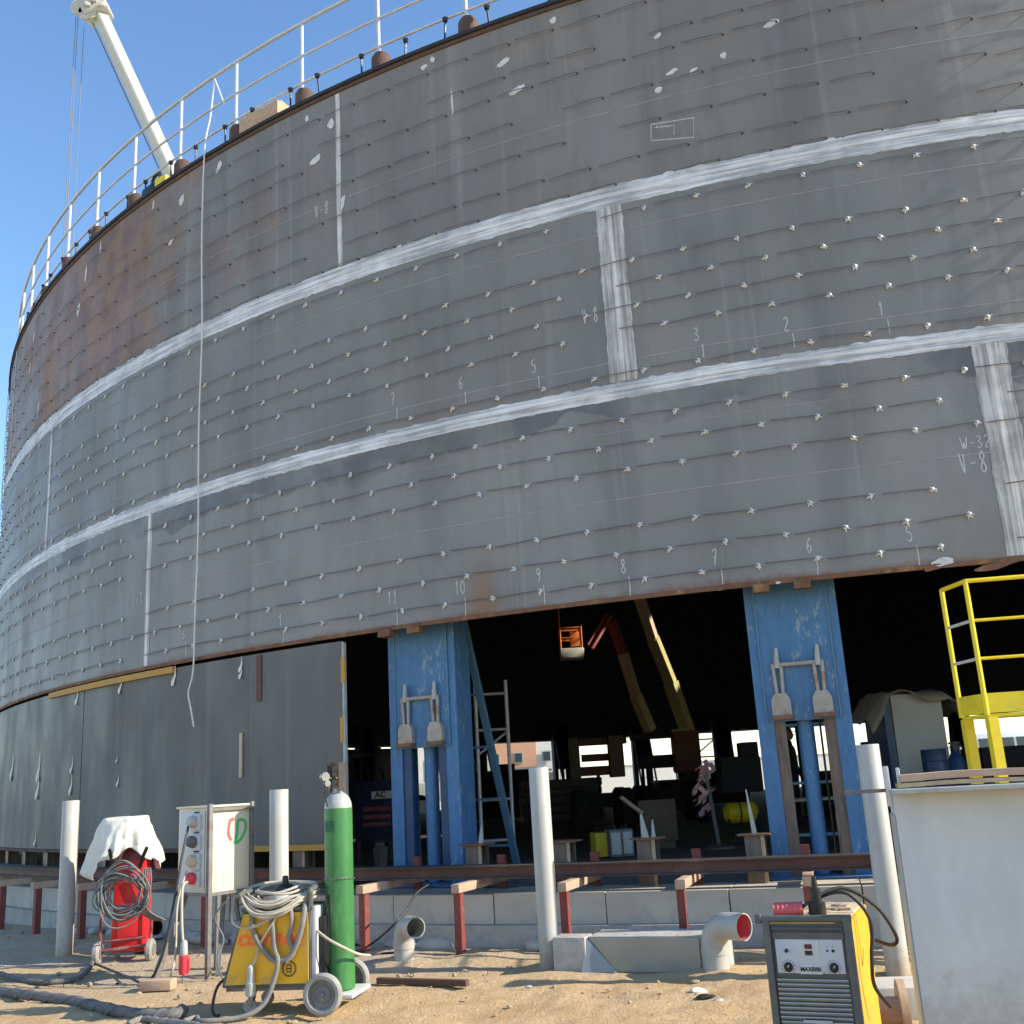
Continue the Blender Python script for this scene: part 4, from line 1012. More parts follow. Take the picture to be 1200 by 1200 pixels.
cp = [(p.x, p.y) for p in cr([(.345, 1.43, 0), (.42, 1.42, 0), (.44, 1.34, 0), (.38, 1.24, 0), (.31, 1.205, 0)], 5)]
stroke(cab, cp, .030, M_SPRAYGRN, -.003, 'spray_letter')
# wedge of timber under the leg
m = MB(); w0 = gnd(185, 1160); m.box((0, 0, .045), (.30, .14, .09), R_(-6), .01)
o = m.build('timber_block', M_WOODPINK); o.location = (w0.x, w0.y, 0); tag(o, 'short timber block under the sloping leg of the switch box', 'timber block')
# cables of the box
def cable(name, pts, r, mat, label, k=7, n=7):
    m = MB(); m.tube(cr(pts, k), r, n); o = m.build(name, mat, loc=Vector(pts[-1])); tag(o, label, 'cable'); return o
bpy.context.view_layer.update()
sk = db.matrix_basis @ Vector((-.09, .19, .88)); sk0 = db.matrix_basis @ Vector((-.10, .19, 1.40))
cable('supply_cable', [sk0, aty(214, 1000, 10.6), aty(205, 1050, 10.5), aty(190, 1120, 10.45), gnd(172, 1151, .02), gnd(150, 1145, .015), gnd(125, 1135, .015), gnd(108, 1128, .03)], .012, M_CABLEB, 'black cable running from the top socket of the switch box to the ground')
pc = thing('power_cable', aty(215, 1142, 10.45), 0, 'white power cable with red plug hanging from the switch box', 'cable')
b0 = Vector(pc.location)
m = MB(); m.tube(cr([sk-b0, aty(214, 1040, 10.5)-b0, aty(213, 1080, 10.45)-b0, aty(215, 1110, 10.45)-b0], 6), .013, 8); m.build('cord', M_CABLEW, pc)
m = MB(); m.lathe([(.018, .30), (.030, .28), (.036, .20), (.036, .17)], 16); m.build('plug_collar', M_CYLTOP, pc)
m = MB(); m.lathe([(.036, .17), (.044, .16), (.046, .03), (.038, .0), (.001, .0)], 18); m.box((.045, -.01, .08), (.03, .03, .12), 0, .006); m.build('plug', M_PLUGRED, pc)
m = MB(); m.tube(cr([(0, 0, 0), (.0, -.02, -.12), (.03, -.05, -.20)]), .009, 6); m.build('tail', M_CABLEG, pc)
cable('loose_cable', [sk+Vector((-.02, 0, .1)), aty(208, 1060, 10.55), aty(206, 1110, 10.5), aty(202, 1138, 10.4), gnd(196, 1150, .01)], .010, M_CABLEW, 'thin white cable hanging down left of the red plug')
cable('thin_wire', [aty(268, 1052, 10.7), aty(252, 1075, 10.75), aty(262, 1100, 10.8), aty(255, 1125, 10.7), gnd(262, 1150, .01)], .008, M_CABLEG, 'thin grey wire below the switch box')

# ------------------------------------------------------------------ yellow wire-feed welder with gas cylinder
wd_e1 = Vector((-.985, .17, 0)).normalized(); wd_o = Vector((-1.60, 8.98, 0))
wz = zrot_of(wd_e1)+PI                    # local +x points right (to the cylinder), local -y to the camera
wl = thing('yellow_welder', wd_o, wz, 'yellow welding machine on wheels with coiled cable on top, carrying the green cylinder', 'welding machine')
def trap(x0b, x1b, x0t, x1t, zb, zt): return [(x0b, zb), (x1b, zb), (x1t, zt), (x0t, zt)]
m = MB(); m.prism(trap(-.875, -.135, -.70, -.135, .20, .76), -.245, .245); bmesh.ops.bevel(m.b, geom=list(m.b.edges), offset=.012, segments=2, affect='EDGES'); wbody = m.build('casing', M_WGREY, wl, smooth=40)
for y in (-.252, .252):
    m = MB(); m.prism(trap(-.835, -.145, -.685, -.145, .225, .745), y-.004, y+.004); sp_ = m.build('side_panel', M_WYEL, wl)
    if y < 0:
        textmesh('CONTROL', .108, 'lettering', M_LOGO, sp_, facing((-.475, y-.0065, .545), (1, 0, 0)), shear=.3, bold=.0055)
        e_ = MB()
        for rr in (.058, .050):
            e_.tube([(-.30+rr*math.cos(2*PI*k/28), y-.006, .335+rr*math.sin(2*PI*k/28)) for k in range(28)], .0022, 6, closed=True)
        for a, b in (((-.32, .36), (-.32, .31)), ((-.32, .36), (-.285, .36)), ((-.32, .335), (-.28, .335)), ((-.32, .31), (-.285, .31)), ((-.285, .365), (-.285, .305))):
            e_.beam((a[0], y-.006, a[1]), (b[0], y-.006, b[1]), .004, .007)
        e_.build('emblem', M_INK, sp_)
m = MB(); m.box((-.135+.023, 0, .49), (.042, .44, .58), 0, .01); m.build('rear_panel', M_BOXGREY, wl)
m = MB(); m.box((-.41, 0, .772), (.60, .50, .03), 0, .008); m.build('top_tray', M_WGREY, wl)
m = MB(); m.tube(cr([(-.73, -.24, .70), (-.75, -.24, .84), (-.70, -.24, .90), (-.70, .24, .90), (-.75, .24, .84), (-.73, .24, .70)]), .020, 8); m.build('front_handle', M_WGREY, wl)
m = MB(); m.tube(cr([(-.16, -.22, .5), (-.13, -.23, .84), (-.13, -.2, .91), (-.13, .2, .91), (-.13, .23, .84), (-.16, .22, .5)]), .022, 8); m.build('rear_handle', M_WGREY, wl)
m = MB(); m.box((.02, 0, .115), (.36, .46, .03), 0, .006); m.build('cylinder_shelf', M_BOXGREY, wl)
m = MB(); m.box((-.5, 0, .183), (.70, .40, .03)); m.build('underframe', M_STEELOLD, wl)
m = MB(); m.box((-.06, 0, .45), (.05, .34, .5), 0, .01); m.tube([(-.02, -.1, .85), (-.04, -.12, .4), (-.05, -.1, .2)], .02, 8); m.build('rear_gear', M_BLACK, wl)
for y in (-.33, .33):
    wh = MB(); wh.lathe([(.110, .028), (.110, -.028), (.116, -.036), (.138, -.036), (.152, -.022), (.155, 0), (.152, .022), (.138, .036), (.116, .036), (.110, .028)], 40, axis='Y', c=(0, y, .155), caps=False); wh = wh.build('wheel', M_RUBBER, wl)
    h_ = MB(); h_.lathe([(.001, -.032), (.014, -.034), (.020, -.030), (.022, -.014), (.056, -.010), (.060, -.018), (.066, -.018), (.070, -.008), (.094, -.008), (.100, -.024), (.1095, -.026), (.1095, .026), (.001, .026)], 36, axis='Y', c=(0, y, .155)); h_.build('hub', M_HUB, wh)
m = MB(); m.cyl((0, -.31, .155), (0, .31, .155), .016, n=10); m.build('axle', M_BEAM, wl)
for y in (-.17, .17):
    c_ = MB(); c_.lathe([(.001, -.018), (.05, -.018), (.055, 0), (.05, .018), (.001, .018)], 18, axis='Y', c=(-.66, y, .055)); c_ = c_.build('caster', M_RUBBER, wl)
    f_ = MB()
    for dy in (-.026, .026): f_.beam((-.63, y+dy, .19), (-.66, y+dy, .055), .006, .04)
    f_.build('fork', M_CHROME, c_)
W2 = lambda x, y, z: wl.matrix_basis @ Vector((x, y, z))
# chain round the cylinder
gc = thing('gas_cylinder', W2(.03, -.01, .132), .6, 'tall green gas cylinder with brass valve standing on the yellow welder', 'gas cylinder')
m = MB(); m.lathe([(.001, 0), (.100, 0), (.1145, .012), (.1145, 1.36), (.112, 1.385)], 40); m.build('body', M_GREEN, gc, smooth=30)
m = MB(); m.lathe([(.1122, 1.385), (.108, 1.425), (.092, 1.465), (.066, 1.495), (.040, 1.51), (.036, 1.54), (.001, 1.54)], 40); m.build('shoulder', M_CYLTOP, gc, smooth=40)
m = MB(); m.lathe([(.026, 1.54), (.026, 1.57), (.016, 1.58), (.016, 1.67), (.034, 1.675), (.034, 1.70), (.001, 1.70)], 16); m.cyl((-.01, 0, 1.625), (-.09, -.02, 1.625), .014, n=10); m.build('valve', M_BRASS, gc)
gg = MB()
for a in range(3):
    an = 2*PI*a/3+.5; gg.beam((.068*math.cos(an), .068*math.sin(an), 1.515), (.068*math.cos(an), .068*math.sin(an), 1.735), .045, .008)
gg.lathe([(.060, 1.72), (.074, 1.72), (.074, 1.75), (.060, 1.75)], 20); gg.build('valve_guard', M_BEAM, gc)
m = MB(); m.lathe([(.001, -.02), (.036, -.02), (.040, 0), (.036, .022), (.001, .022)], 18, axis='Y', c=(-.13, -.03, 1.64)); m.lathe([(.001, -.016), (.026, -.016), (.026, .016), (.001, .016)], 16, axis='Y', c=(-.105, -.02, 1.585)); m.build('regulator', M_CHROME, gc)
m = MB(); m.tube(cr([(-.13, -.03, 1.60), (-.135, -.04, 1.5), (-.12, -.06, 1.40)]), .006, 6); m.build('gas_hose', M_BLACK, gc)
m = MB()
for v in range(2):
    pass
m.arc(-1, 1, .1, .101, 0, .001, 1, 1, uv=False); m.b.clear()
for k in range(10):
    a = R_(-150+12*k); 
cyc = [(-.115*math.sin(-.3), 0)]
for (a0, z, hgt, wid) in ((-1.05, 1.245, .09, .11),):
    pts = []
    for i in range(5):
        a = a0-wid/.115/2+wid/.115*i/4
        pts.append((a-.6-PI/2+.45, 0))
    G = [[m.b.verts.new((.1157*math.cos(a), .1157*math.sin(a), z+dz)) for a, _ in pts] for dz in (-hgt/2, hgt/2)]
    for i in range(4): m.b.faces.new((G[0][i], G[0][i+1], G[1][i+1], G[1][i]))
m.build('dark_stencil', pm('dark green stencil', (.015, .09, .045), (.03, .14, .06), 40, .6, .6, bump=0), gc, smooth=60)
m = MB(); n = 54
for k in range(n):
    a = 2*PI*k/n; p = Vector((.121*math.cos(a), .121*math.sin(a), .83-.012*math.sin(a)*1))
    tdir = Vector((-math.sin(a), math.cos(a), 0)); b_ = Vector((math.cos(a), math.sin(a), 0)) if k % 2 else Vector((0, 0, 1))
    m.tube([p+tdir*.009*math.cos(q)+b_*.005*math.sin(q) for q in [2*PI*i/8 for i in range(8)]], .0022, 5, closed=True)
o = m.build('chain', M_CHROME); o.location = gc.location; tag(o, 'thin chain looped round the green gas cylinder', 'chain')
# coil of white cable on the welder, with hanging loops
m = MB(); rnd = random.Random(11)
for k in range(16):
    f_ = k/15
    q_ = rnd.random()**.6; rx, ry = .15+.16*q_, .12+.17*q_; ox, oy = rnd.uniform(-.025, .025), rnd.uniform(-.025, .025); zz = .865+.006*k; tx = rnd.uniform(-.05, .05)
    pts = []
    for j in range(56):
        a = 2*PI*j/56
        x = -.46+ox+rx*math.cos(a); y = -.08+oy+ry*math.sin(a)
        z = zz-.065+.14*(y+.25)-(.9*(-.27-y) if y < -.27 else 0)+tx*.4*math.cos(a)+.006*math.sin(3*a+k)
        pts.append(W2(x, y, z))
    m.tube(pts, .0105, 7, closed=True)
m.tube(cr([W2(-.67, -.05, .84), W2(-.78, -.22, .79), W2(-.74, -.30, .68), W2(-.60, -.31, .65), W2(-.42, -.30, .72), W2(-.2, -.24, .86), W2(-.15, -.1, .92)]), .0105, 7)
co_ = m.build('cable_coil', M_CABLEW, loc=W2(-.42, 0, .8)); tag(co_, 'flat coil of dusty white cable lying on the yellow welder', 'cable')
m = MB(); m.lathe([(.001, 0), (.075, 0), (.085, .025), (.05, .055), (.03, .06), (.022, .12), (.001, .125)], 18); o = m.build('black_connector', M_BLACK); o.location = W2(-.42, -.04, .885); tag(o, 'black cable connector sitting in the cable coil on the yellow welder', 'connector')
pg = thing('cable_plug', W2(-.60, -.30, .15), 0, 'white plug hanging by its cable in front of the yellow welder', 'plug'); b0 = Vector(pg.location)
m = MB(); m.tube(cr([W2(-.36, -.26, .78)-b0, W2(-.42, -.29, .68)-b0, W2(-.53, -.29, .52)-b0, W2(-.565, -.30, .40)-b0, Vector((0, 0, .22))]), .010, 7); m.build('cord', M_CABLEW, pg)
m = MB(); m.lathe([(.012, .23), (.028, .21), (.032, .10), (.038, .095), (.040, .01), (.034, 0), (.001, 0)], 16); m.box((-.04, 0, .05), (.03, .02, .02)); m.build('plug_body', M_CYLTOP, pg)
m = MB()
m.tube(cr([W2(-.60, -.12, .80), W2(-.60, -.27, .76), W2(-.585, -.285, .62), W2(-.50, -.29, .48), W2(-.40, -.295, .40), W2(-.28, -.29, .43), W2(-.21, -.29, .55), W2(-.17, -.285, .70), W2(-.18, -.22, .82)]), .021, 10)
m.tube(cr([W2(-.45, -.26, .78), W2(-.42, -.285, .62), W2(-.40, -.30, .48), W2(-.37, -.31, .40), W2(-.40, -.32, .26), W2(-.47, -.36, .10), W2(-.62, -.42, .025), W2(-.9, -.5, .02), gnd(230, 1192, .018), gnd(215, 1197, .018)]), .019, 10)
m.tube(cr([W2(-.29, -.26, .80), W2(-.265, -.285, .66), W2(-.29, -.29, .56), W2(-.25, -.29, .46), W2(-.31, -.30, .39)]), .018, 10)
o = m.build('torch_hose', M_HOSE, loc=W2(-.4, -.3, .4)); tag(o, 'dusty grey torch hose looped over the side of the yellow welder', 'hose')
m = MB(); m.tube(cr([W2(-.12, -.2, .62), W2(.0, -.22, .54), W2(.10, -.2, .48), W2(.20, -.08, .40), W2(.24, .1, .36)]), .011, 7); o = m.build('gas_tube', M_CABLEW, loc=W2(0, -.2, .5)); tag(o, 'pale gas tube passing across the green cylinder', 'hose')
m = MB(); m.tube(cr([W2(-.80, -.2, .30), W2(-.9, -.24, .22), W2(-.93, -.27, .08), W2(-.91, -.28, .02), W2(-.86, -.29, .015)]), .012, 7); o = m.build('earth_cable', M_CABLEB, loc=W2(-.9, -.27, .02)); tag(o, 'short black cable drooping from the front of the yellow welder', 'cable')

# ------------------------------------------------------------------ grey and yellow welder at the right
ra = R_(-24)
rw = thing('grey_welder', (1.305, 5.42, 0), ra, 'tall welding machine with grey louvred front, yellow sides and two knobs', 'welding machine')
# local x across the front, y backwards
rw.scale = (1, 1, 1.064)
hw, zt, zb = .198, .855, .10
m = MB(); m.box((0, .36, (zt+zb)/2), (hw*2-.006, .70, zt-zb), 0, .012); m.build('casing', M_WYEL, rw)
m = MB(); m.box((0, .006, (zt+zb)/2), (hw*2-.05, .016, zt-zb-.01)); m.build('front_plate', M_WGREY, rw)
for sx in (-1, 1):
    m = MB(); m.box((sx*(hw-.006), .0, (zt+zb)/2+.012), (.034, .06, zt-zb+.03), 0, .008); m.build('corner_post', M_WGREY, rw)
m = MB(); m.tube([(-hw-.035, -.012, zt+.018), (hw+.015, -.012, zt+.018)], .0165, 12); m.box((-hw-.03, -.012, zt+.018), (.03, .042, .042), 0, .006); m.build('front_handle', M_WGREY, rw)
m = MB(); m.box((0, -.008, zt-.055), (hw*2-.06, .012, .03)); m.tube([(-hw+.03, -.02, zt-.022), (hw-.03, -.02, zt-.022)], .006, 8); m.build('upper_trim', M_WGREY, rw)
cp_ = MB(); cp_.box((0, -.008, .715), (.318, .012, .145), 0, .002); cp_ = cp_.build('control_panel', M_PANELGREY, rw)
m = MB(); m.box((-.002, -.0152, .745), (.100, .004, .072), 0, .001); m.box((-.002, -.0152, .660), (.105, .004, .040), 0, .001); m.build('display_plate', M_BOXGREY, cp_)
m = MB(); m.box((-.002, -.019, .756), (.034, .004, .019)); m.box((-.002, -.019, .729), (.034, .004, .019)); m.build('display', M_INK, cp_)
textmesh('MAXI500', .0245, 'lettering', M_INK, cp_, facing((-.002, -.0182, .660), (1, 0, 0)), bold=.0008)
textmesh('0 8 8', .015, 'digits', M_RED, cp_, facing((-.002, -.0225, .756), (1, 0, 0)), ext=.0004)
for x, z, r in ((-.107, .668, .019), (.107, .668, .019), (-.107, .738, .0075)):
    k_ = MB(); k_.lathe([(r*1.15, 0), (r, -.006), (r*.9, -.022), (r*.7, -.026), (.001, -.026)], 20, axis='Y', c=(x, -.014, z)); k_.build('knob', M_BLACK, cp_)
    if r > .01:
        d_ = MB()
        for q in range(11):
            an = R_(-40+26*q); d_.box((x+.030*math.cos(an), -.0148, z+.030*math.sin(an)), (.0035, .002, .0035))
        d_.build('dial_marks', M_INK, cp_)
        p_ = MB(); p_.box((x+.006, -.041, z+.008), (.003, .002, .014), rot=Matrix.Rotation(.7, 3, 'Y')); p_.build('pointer', M_BOXGREY, cp_)
m = MB()
for x, z, w_ in ((.085, .738, .010), (.112, .738, .014), (.086, .757, .004), (.112, .757, .004), (.06, .648, .005)): m.box((x, -.0148, z), (w_, .002, w_*.8))
m.build('panel_symbols', M_INK, cp_)
for k in range(15):
    z = .612-.0195*k
    half = k >= 9
    m = MB()
    rt_ = Matrix.Rotation(R_(-32), 3, 'X')
    if not half: m.box((0, -.010, z), (.335, .020, .0045), rot=rt_)
    else:
        m.box((-.113, -.010, z), (.105, .020, .0045), rot=rt_); m.box((.118, -.010, z), (.10, .020, .0045), rot=rt_)
    m.build('louvre', M_SLAT, rw)
m = MB(); m.box((.005, -.012, .37), (.125, .02, .17), 0, .004); so_ = m.build('socket_recess', M_BLACK, rw)
m = MB(); m.box((.005, -.022, .445), (.135, .014, .014), 0, .003); m.build('recess_lip', M_SLAT, so_)
for x in (-.022, .036):
    k_ = MB(); k_.lathe([(.020, -.020), (.020, -.036), (.012, -.036), (.012, -.024), (.001, -.024)], 18, axis='Y', c=(x, 0, .41)); k_.build('torch_socket', M_WGREY, so_)
textmesh('DANGER', .010, 'lettering', M_BOXGREY, so_, facing((.005, -.0225, .365), (1, 0, 0)), ext=.0003) if False else None
for sx in (-1, 1):
    for y, r in ((.08, .07), (.62, .10)):
        w_ = MB(); w_.lathe([(.001, -.02), (r-.01, -.02), (r, 0), (r-.01, .02), (.001, .02)], 24, axis='X', c=(sx*(hw-.03 if y < .3 else hw+.025), y, r)); w_.build('wheel', M_RUBBER, rw)
m = MB(); m.box((0, .36, zt+.006), (hw*2-.03, .62, .012), 0, .004); m.build('top_tray', M_CREAMBEIGE, rw)
bpy.context.view_layer.update()
RW = lambda x, y, z: rw.matrix_basis @ Vector((x, y, z))
m = MB(); m.lathe([(.040, 0), (.042, .01), (.042, .06), (.026, .068), (.026, .125), (.016, .13), (.014, .16), (.010, .185), (.001, .19)], 18); o = m.build('black_coupling', M_BLACK); o.location = RW(.035, .14, zt+.012); tag(o, 'black cable coupling standing on the grey fronted welder', 'connector')
m = MB(); pts = [(-.075+.011*k, .0, 0) for k in range(14)]; m.tube(pts, [.030 if k % 2 else .034 for k in range(14)], 16)
o = m.build('red_corrugated_sleeve', M_PINK); o.location = RW(-.10, .12, zt+.046); o.rotation_euler = (0, 0, ra+.15); tag(o, 'pinkish red corrugated cable sleeve lying on the grey fronted welder', 'sleeve')
m = MB(); m.tube(cr([RW(-.04, .12, zt+.05), RW(0, .2, zt+.07), RW(.12, .18, zt+.11), RW(.2, .2, zt+.09), RW(.27, .22, zt-.02), RW(.255, .2, zt-.18), RW(.25, .22, zt-.30), RW(.30, .3, zt-.40)]), .0095, 8)
m.tube(cr([RW(.05, .18, zt+.10), RW(.16, .26, zt+.12), RW(.30, .3, zt+.03), RW(.37, .32, zt-.10), RW(.34, .34, zt-.14), RW(.26, .4, zt-.13)]), .0095, 8)
o = m.build('mains_cable', M_CABLEB, loc=RW(.25, .2, zt-.2)); tag(o, 'black cable looping off the right side of the grey fronted welder', 'cable')
m = MB()
for i in range(14): m.box((random.uniform(-.14, .15), .2+random.uniform(0, .4), 0), (random.uniform(.02, .07), .05, random.uniform(.004, .02)), random.uniform(0, 3))
o = m.build('debris', M_STONE); o.location = RW(0, 0, zt+.014); o.rotation_euler = (0, 0, ra); tag(o, 'sandy debris scattered on the top of the grey fronted welder', 'debris', kind='stuff')

# ------------------------------------------------------------------ large white steel box with planks
wa = R_(-15)
wb = thing('white_steel_box', (1.665, 5.0, 0), wa, 'large plain white sheet steel box with planks on top, at the right edge', 'steel box')
m = MB(); m.box((1.2, .15, .765), (2.4, .30, 1.47), 0, .012); m.build('body', M_WHITEBOX2, wb)
m = MB(); m.box((1.2, -.004, 1.508), (2.42, .34, .018), 0, .004); m.build('top_flange', M_CYLTOP, wb)
m = MB(); m.box((-.012, .05, 1.53), (.022, .05, .18), 0, .004); m.box((.045, .12, 1.56), (.016, .04, .1), 0, .003); m.build('corner_lug', M_BOXGREY, wb)
m = MB(); m.cyl((-.02, .06, 1.512), (-.20, .2, 1.507), .0085, n=8); m.build('side_rod', M_STEELOLD, wb)
m = MB(); m.box((-.004, .15, .7), (.006, .28, 1.4)); m.build('side_edge', M_CYLTOP, wb)
def plank(x0, x1, y, z, th, wd_, rz, rot, label, mat):
    m = MB(); L = x1-x0; n = 24; prev = None; rows = []
    for i in range(n+1):
        x = L*i/n; dz = .006*math.sin(i*.5)+.004*mnoise.noise(Vector((i*.4, rz, 1)))
        rows.append([m.b.verts.new((x, yy, zz+dz)) for yy, zz in ((-wd_/2, 0), (wd_/2, 0), (wd_/2, th), (-wd_/2, th))])
    for A, B in zip(rows, rows[1:]):
        for k in range(4): m.b.faces.new((A[k], B[k], B[(k+1) % 4], A[(k+1) % 4]))
    m.b.faces.new(rows[0]); m.b.faces.new(list(reversed(rows[-1])))
    o = m.build('plank', mat, smooth=30); o.location = wb.matrix_basis @ Vector((x0, y, z)); o.rotation_euler = (0, rot, wa+rz); tag(o, label, 'plank')
plank(.03, 2.3, .09, 1.520, .018, .16, .0, -.002, 'thin lower plank on top of the white steel box', M_WOOD)
plank(.05, 2.3, .14, 1.546, .030, .20, .01, -.004, 'thick upper plank on top of the white steel box', M_WOODPINK)

# ------------------------------------------------------------------ plinth and cable drum beside it
m = MB(); m.box((0, .17, .09), (.56, .40, .20), R_(-8), .012); w0 = aty(1052, 1158, 7.55); o = m.build('concrete_plinth', M_CONC); o.location = (w0.x-.02, 7.55, 0); tag(o, 'grey concrete plinth at the foot of the right pipe post', 'plinth')
sp = thing('cable_drum', (2.06, 6.85, 0), R_(-12), 'small pale wooden cable drum standing on edge', 'cable drum')
for x, nm in ((-.10, 0), (.10, 0)):
    m = MB(); m.lathe([(.05, -.022), (.185, -.022), (.185, .022), (.05, .022)], 36, axis='X', c=(x, 0, .185)); m.build('flange', M_WOOD, sp)
m = MB(); m.lathe([(.001, -.09), (.09, -.09), (.09, .09), (.001, .09)], 24, axis='X', c=(0, 0, .185)); m.build('barrel', M_WOODPINK, sp)

# ------------------------------------------------------------------ yellow access platform
Bc = aty(1157, 838, 9.4); Ac = aty(1127, 840, 9.86)
ap = thing('access_platform', (Bc.x, Bc.y, 0), 0, 'bright yellow access platform with handrails beside the opening', 'platform')
dA = Vector((Ac.x-Bc.x, Ac.y-Bc.y, 0)); dR = Vector((.985, .17*-1+.02, 0)).normalized()
zdk = 2.0; zr = 3.17
A0, B0 = dA.copy(), Vector((0, 0, 0)); C0 = B0+dR*2.2; D0 = A0+dR*2.2
def up(v, z): return Vector((v.x, v.y, z))
for nm, q in (('corner_post', B0), ('corner_post', A0), ('corner_post', C0), ('corner_post', D0)):
    m = MB(); m.cyl(up(q, zdk-.02), up(q, zr), .022, n=10); m.build(nm, M_YEL, ap)
for z, rr in ((zr, .020), (zr-.36, .014), (zr-.70, .014)):
    m = MB(); m.cyl(up(B0, z), up(C0, z), rr, n=10); m.build('hand_rail', M_YEL, ap)
    m = MB(); m.cyl(up(A0, z), up(B0, z), rr, n=10); m.build('side_rail', M_YEL if z == zr else M_BOXGREY, ap)
for a, b in ((B0, C0), (A0, B0)):
    m = MB(); m.beam(up(a, zdk+.08), up(b, zdk+.08), .012, .17); m.build('toe_board', M_YEL, ap)
m = MB(); v4 = [up(q, zdk-.012) for q in (A0, B0, C0, D0)]; vs = [m.b.verts.new(q) for q in v4]; vs2 = [m.b.verts.new(q-Vector((0, 0, .03))) for q in v4]
m.b.faces.new(vs); m.b.faces.new(list(reversed(vs2)))
for k in range(4): m.b.faces.new((vs[(k+1) % 4], vs[k], vs2[k], vs2[(k+1) % 4]))
m.build('deck', M_YEL, ap)
for q in (B0*.95+dR*.03, A0*.95+dR*.03, C0, D0):
    m = MB(); m.box((q.x, q.y, (zdk-.04)/2), (.085, .085, zdk-.04)); m.build('leg', M_YEL, ap)

# ------------------------------------------------------------------ plank, cables and stones on the ground
m = MB(); w0 = gnd(443, 1152); w1 = gnd(548, 1155); m.beam(Vector((w0.x, w0.y, .02)), Vector((w1.x, w1.y, .02)), .06, .05, bev=.004); o = m.build('board', M_DKRUST, loc=Vector((w0.x, w0.y, 0))); tag(o, 'narrow brown board lying flat on the sand', 'board')
def twisted(pts, r, mat, label, name):
    c = cr(pts, 14); m = MB(); n = len(c); rs = []
    for i in range(n): rs.append(r*(1+.14*mnoise.noise(Vector((i*.35, r*100, 0)))))
    m.tube(c, rs, 10)
    for ph_ in (0, PI):
        w_ = []
        for i in range(n):
            a = i*.55+ph_; t_ = (c[min(i+1, n-1)]-c[max(i-1, 0)]).normalized(); u = Vector((0, 0, 1)); v_ = t_.cross(u).normalized()
            w_.append(c[i]+(u*math.sin(a)+v_*math.cos(a))*r*.78)
        m.tube(w_, r*.42, 6)
    o = m.build(name, mat, loc=Vector((pts[-1].x, pts[-1].y, 0))); tag(o, label, 'hose')
twisted([gnd(-60, 1156, .03), gnd(0, 1162, .03), gnd(40, 1167, .035), gnd(85, 1173, .03), gnd(130, 1183, .035), gnd(170, 1190, .035), gnd(205, 1188, .04), gnd(214, 1183, .04)], .042, M_BRAID, 'thick grey wrapped hose lying across the sand, bottom left', 'ground_hose')
twisted([gnd(-40, 1136, .025), gnd(0, 1141, .025), gnd(18, 1147, .025), gnd(45, 1151, .02), gnd(70, 1150, .015), gnd(92, 1146, .02), gnd(104, 1136, .03), gnd(108, 1128, .035)], .022, M_BRAID, 'thinner grey hose leading to the red machine', 'ground_hose')
twisted([gnd(150, 1200, .02), gnd(165, 1194, .02), gnd(185, 1196, .02), gnd(215, 1199, .02), gnd(240, 1204, .02)], .022, M_HOSE, 'pale dusty hose end beside the thick wrapped hose', 'ground_hose')
cable('black_cable', [aty(505, 1035, 11.9), aty(488, 1047, 11.7), aty(475, 1068, 11.5), aty(455, 1090, 11.4), gnd(430, 1108, .012), gnd(405, 1104, .01), gnd(380, 1110, .01)], .012, M_CABLEB, 'black cable hanging from the rail down to the sand behind the green cylinder')
cable('sand_cable', [gnd(418, 1113, .01), gnd(436, 1120, .01), gnd(450, 1117, .012), gnd(470, 1116, .01)], .010, M_CABLEB, 'short black cable lying on the sand near the elbow pipe')
def stones():
    m = MB(); rnd = random.Random(5)
    for i in range(900):
        if i < 500: x, y = rnd.uniform(-5.5, 3.2), rnd.uniform(7.2, 12.0)
        else: x, y = rnd.uniform(-2, 3), rnd.uniform(8.4, 10.6)
        if i % 3 == 0: w_ = tw(rnd.uniform(-42, -12), 24.3+rnd.random()*1.2, 0); x, y = w_.x, w_.y
        s_ = rnd.random()**4*.026+.005
        g_ = bmesh.ops.create_icosphere(m.b, subdivisions=1, radius=s_)
        rx, ry, rz_ = rnd.uniform(.6, 1.4), rnd.uniform(.6, 1.4), rnd.uniform(.4, .9); a = rnd.random()*6
        for v in g_['verts']:
            q_ = v.co*(1+.3*mnoise.noise(v.co*40+Vector((i, 0, 0)))); q_ = Vector((q_.x*rx, q_.y*ry, q_.z*rz_)); q_ = Matrix.Rotation(a, 3, 'Z') @ q_
            v.co = q_+Vector((x, y, -.006+s_*.25))
    o = m.build('gravel', M_STONE, smooth=0); tag(o, kind='stuff')
stones()
for i, (px, py, sz, mt, lab) in enumerate(((818, 1163, .10, M_TAG, 'crumpled pale scrap lying on the soil below the bent sheet'), (826, 1169, .10, M_INK, 'thin dark strip lying on the soil below the bent sheet'), (843, 1174, .07, M_CYLTOP, 'small pale lump on the sand left of the grey fronted welder'), (620, 1158, .045, M_CYLTOP, 'small pale pebble on the sand in front of the middle pipe post'), (138, 1154, .035, M_INK, 'small dark stone on the sand left of the timber block'))):
    m = MB(); bmesh.ops.create_icosphere(m.b, subdivisions=2, radius=sz*.5)
    for v in m.b.verts:
        q_ = v.co*(1+.6*mnoise.noise(v.co*18+Vector((i*9, 0, 0)))); v.co = Vector((q_.x*1.3, q_.y*.8, q_.z*(.28 if i == 1 else .6)))
    o = m.build('scrap', mt, smooth=30); w0 = gnd(px, py); o.location = (w0.x, w0.y, .01); tag(o, lab, 'scrap')

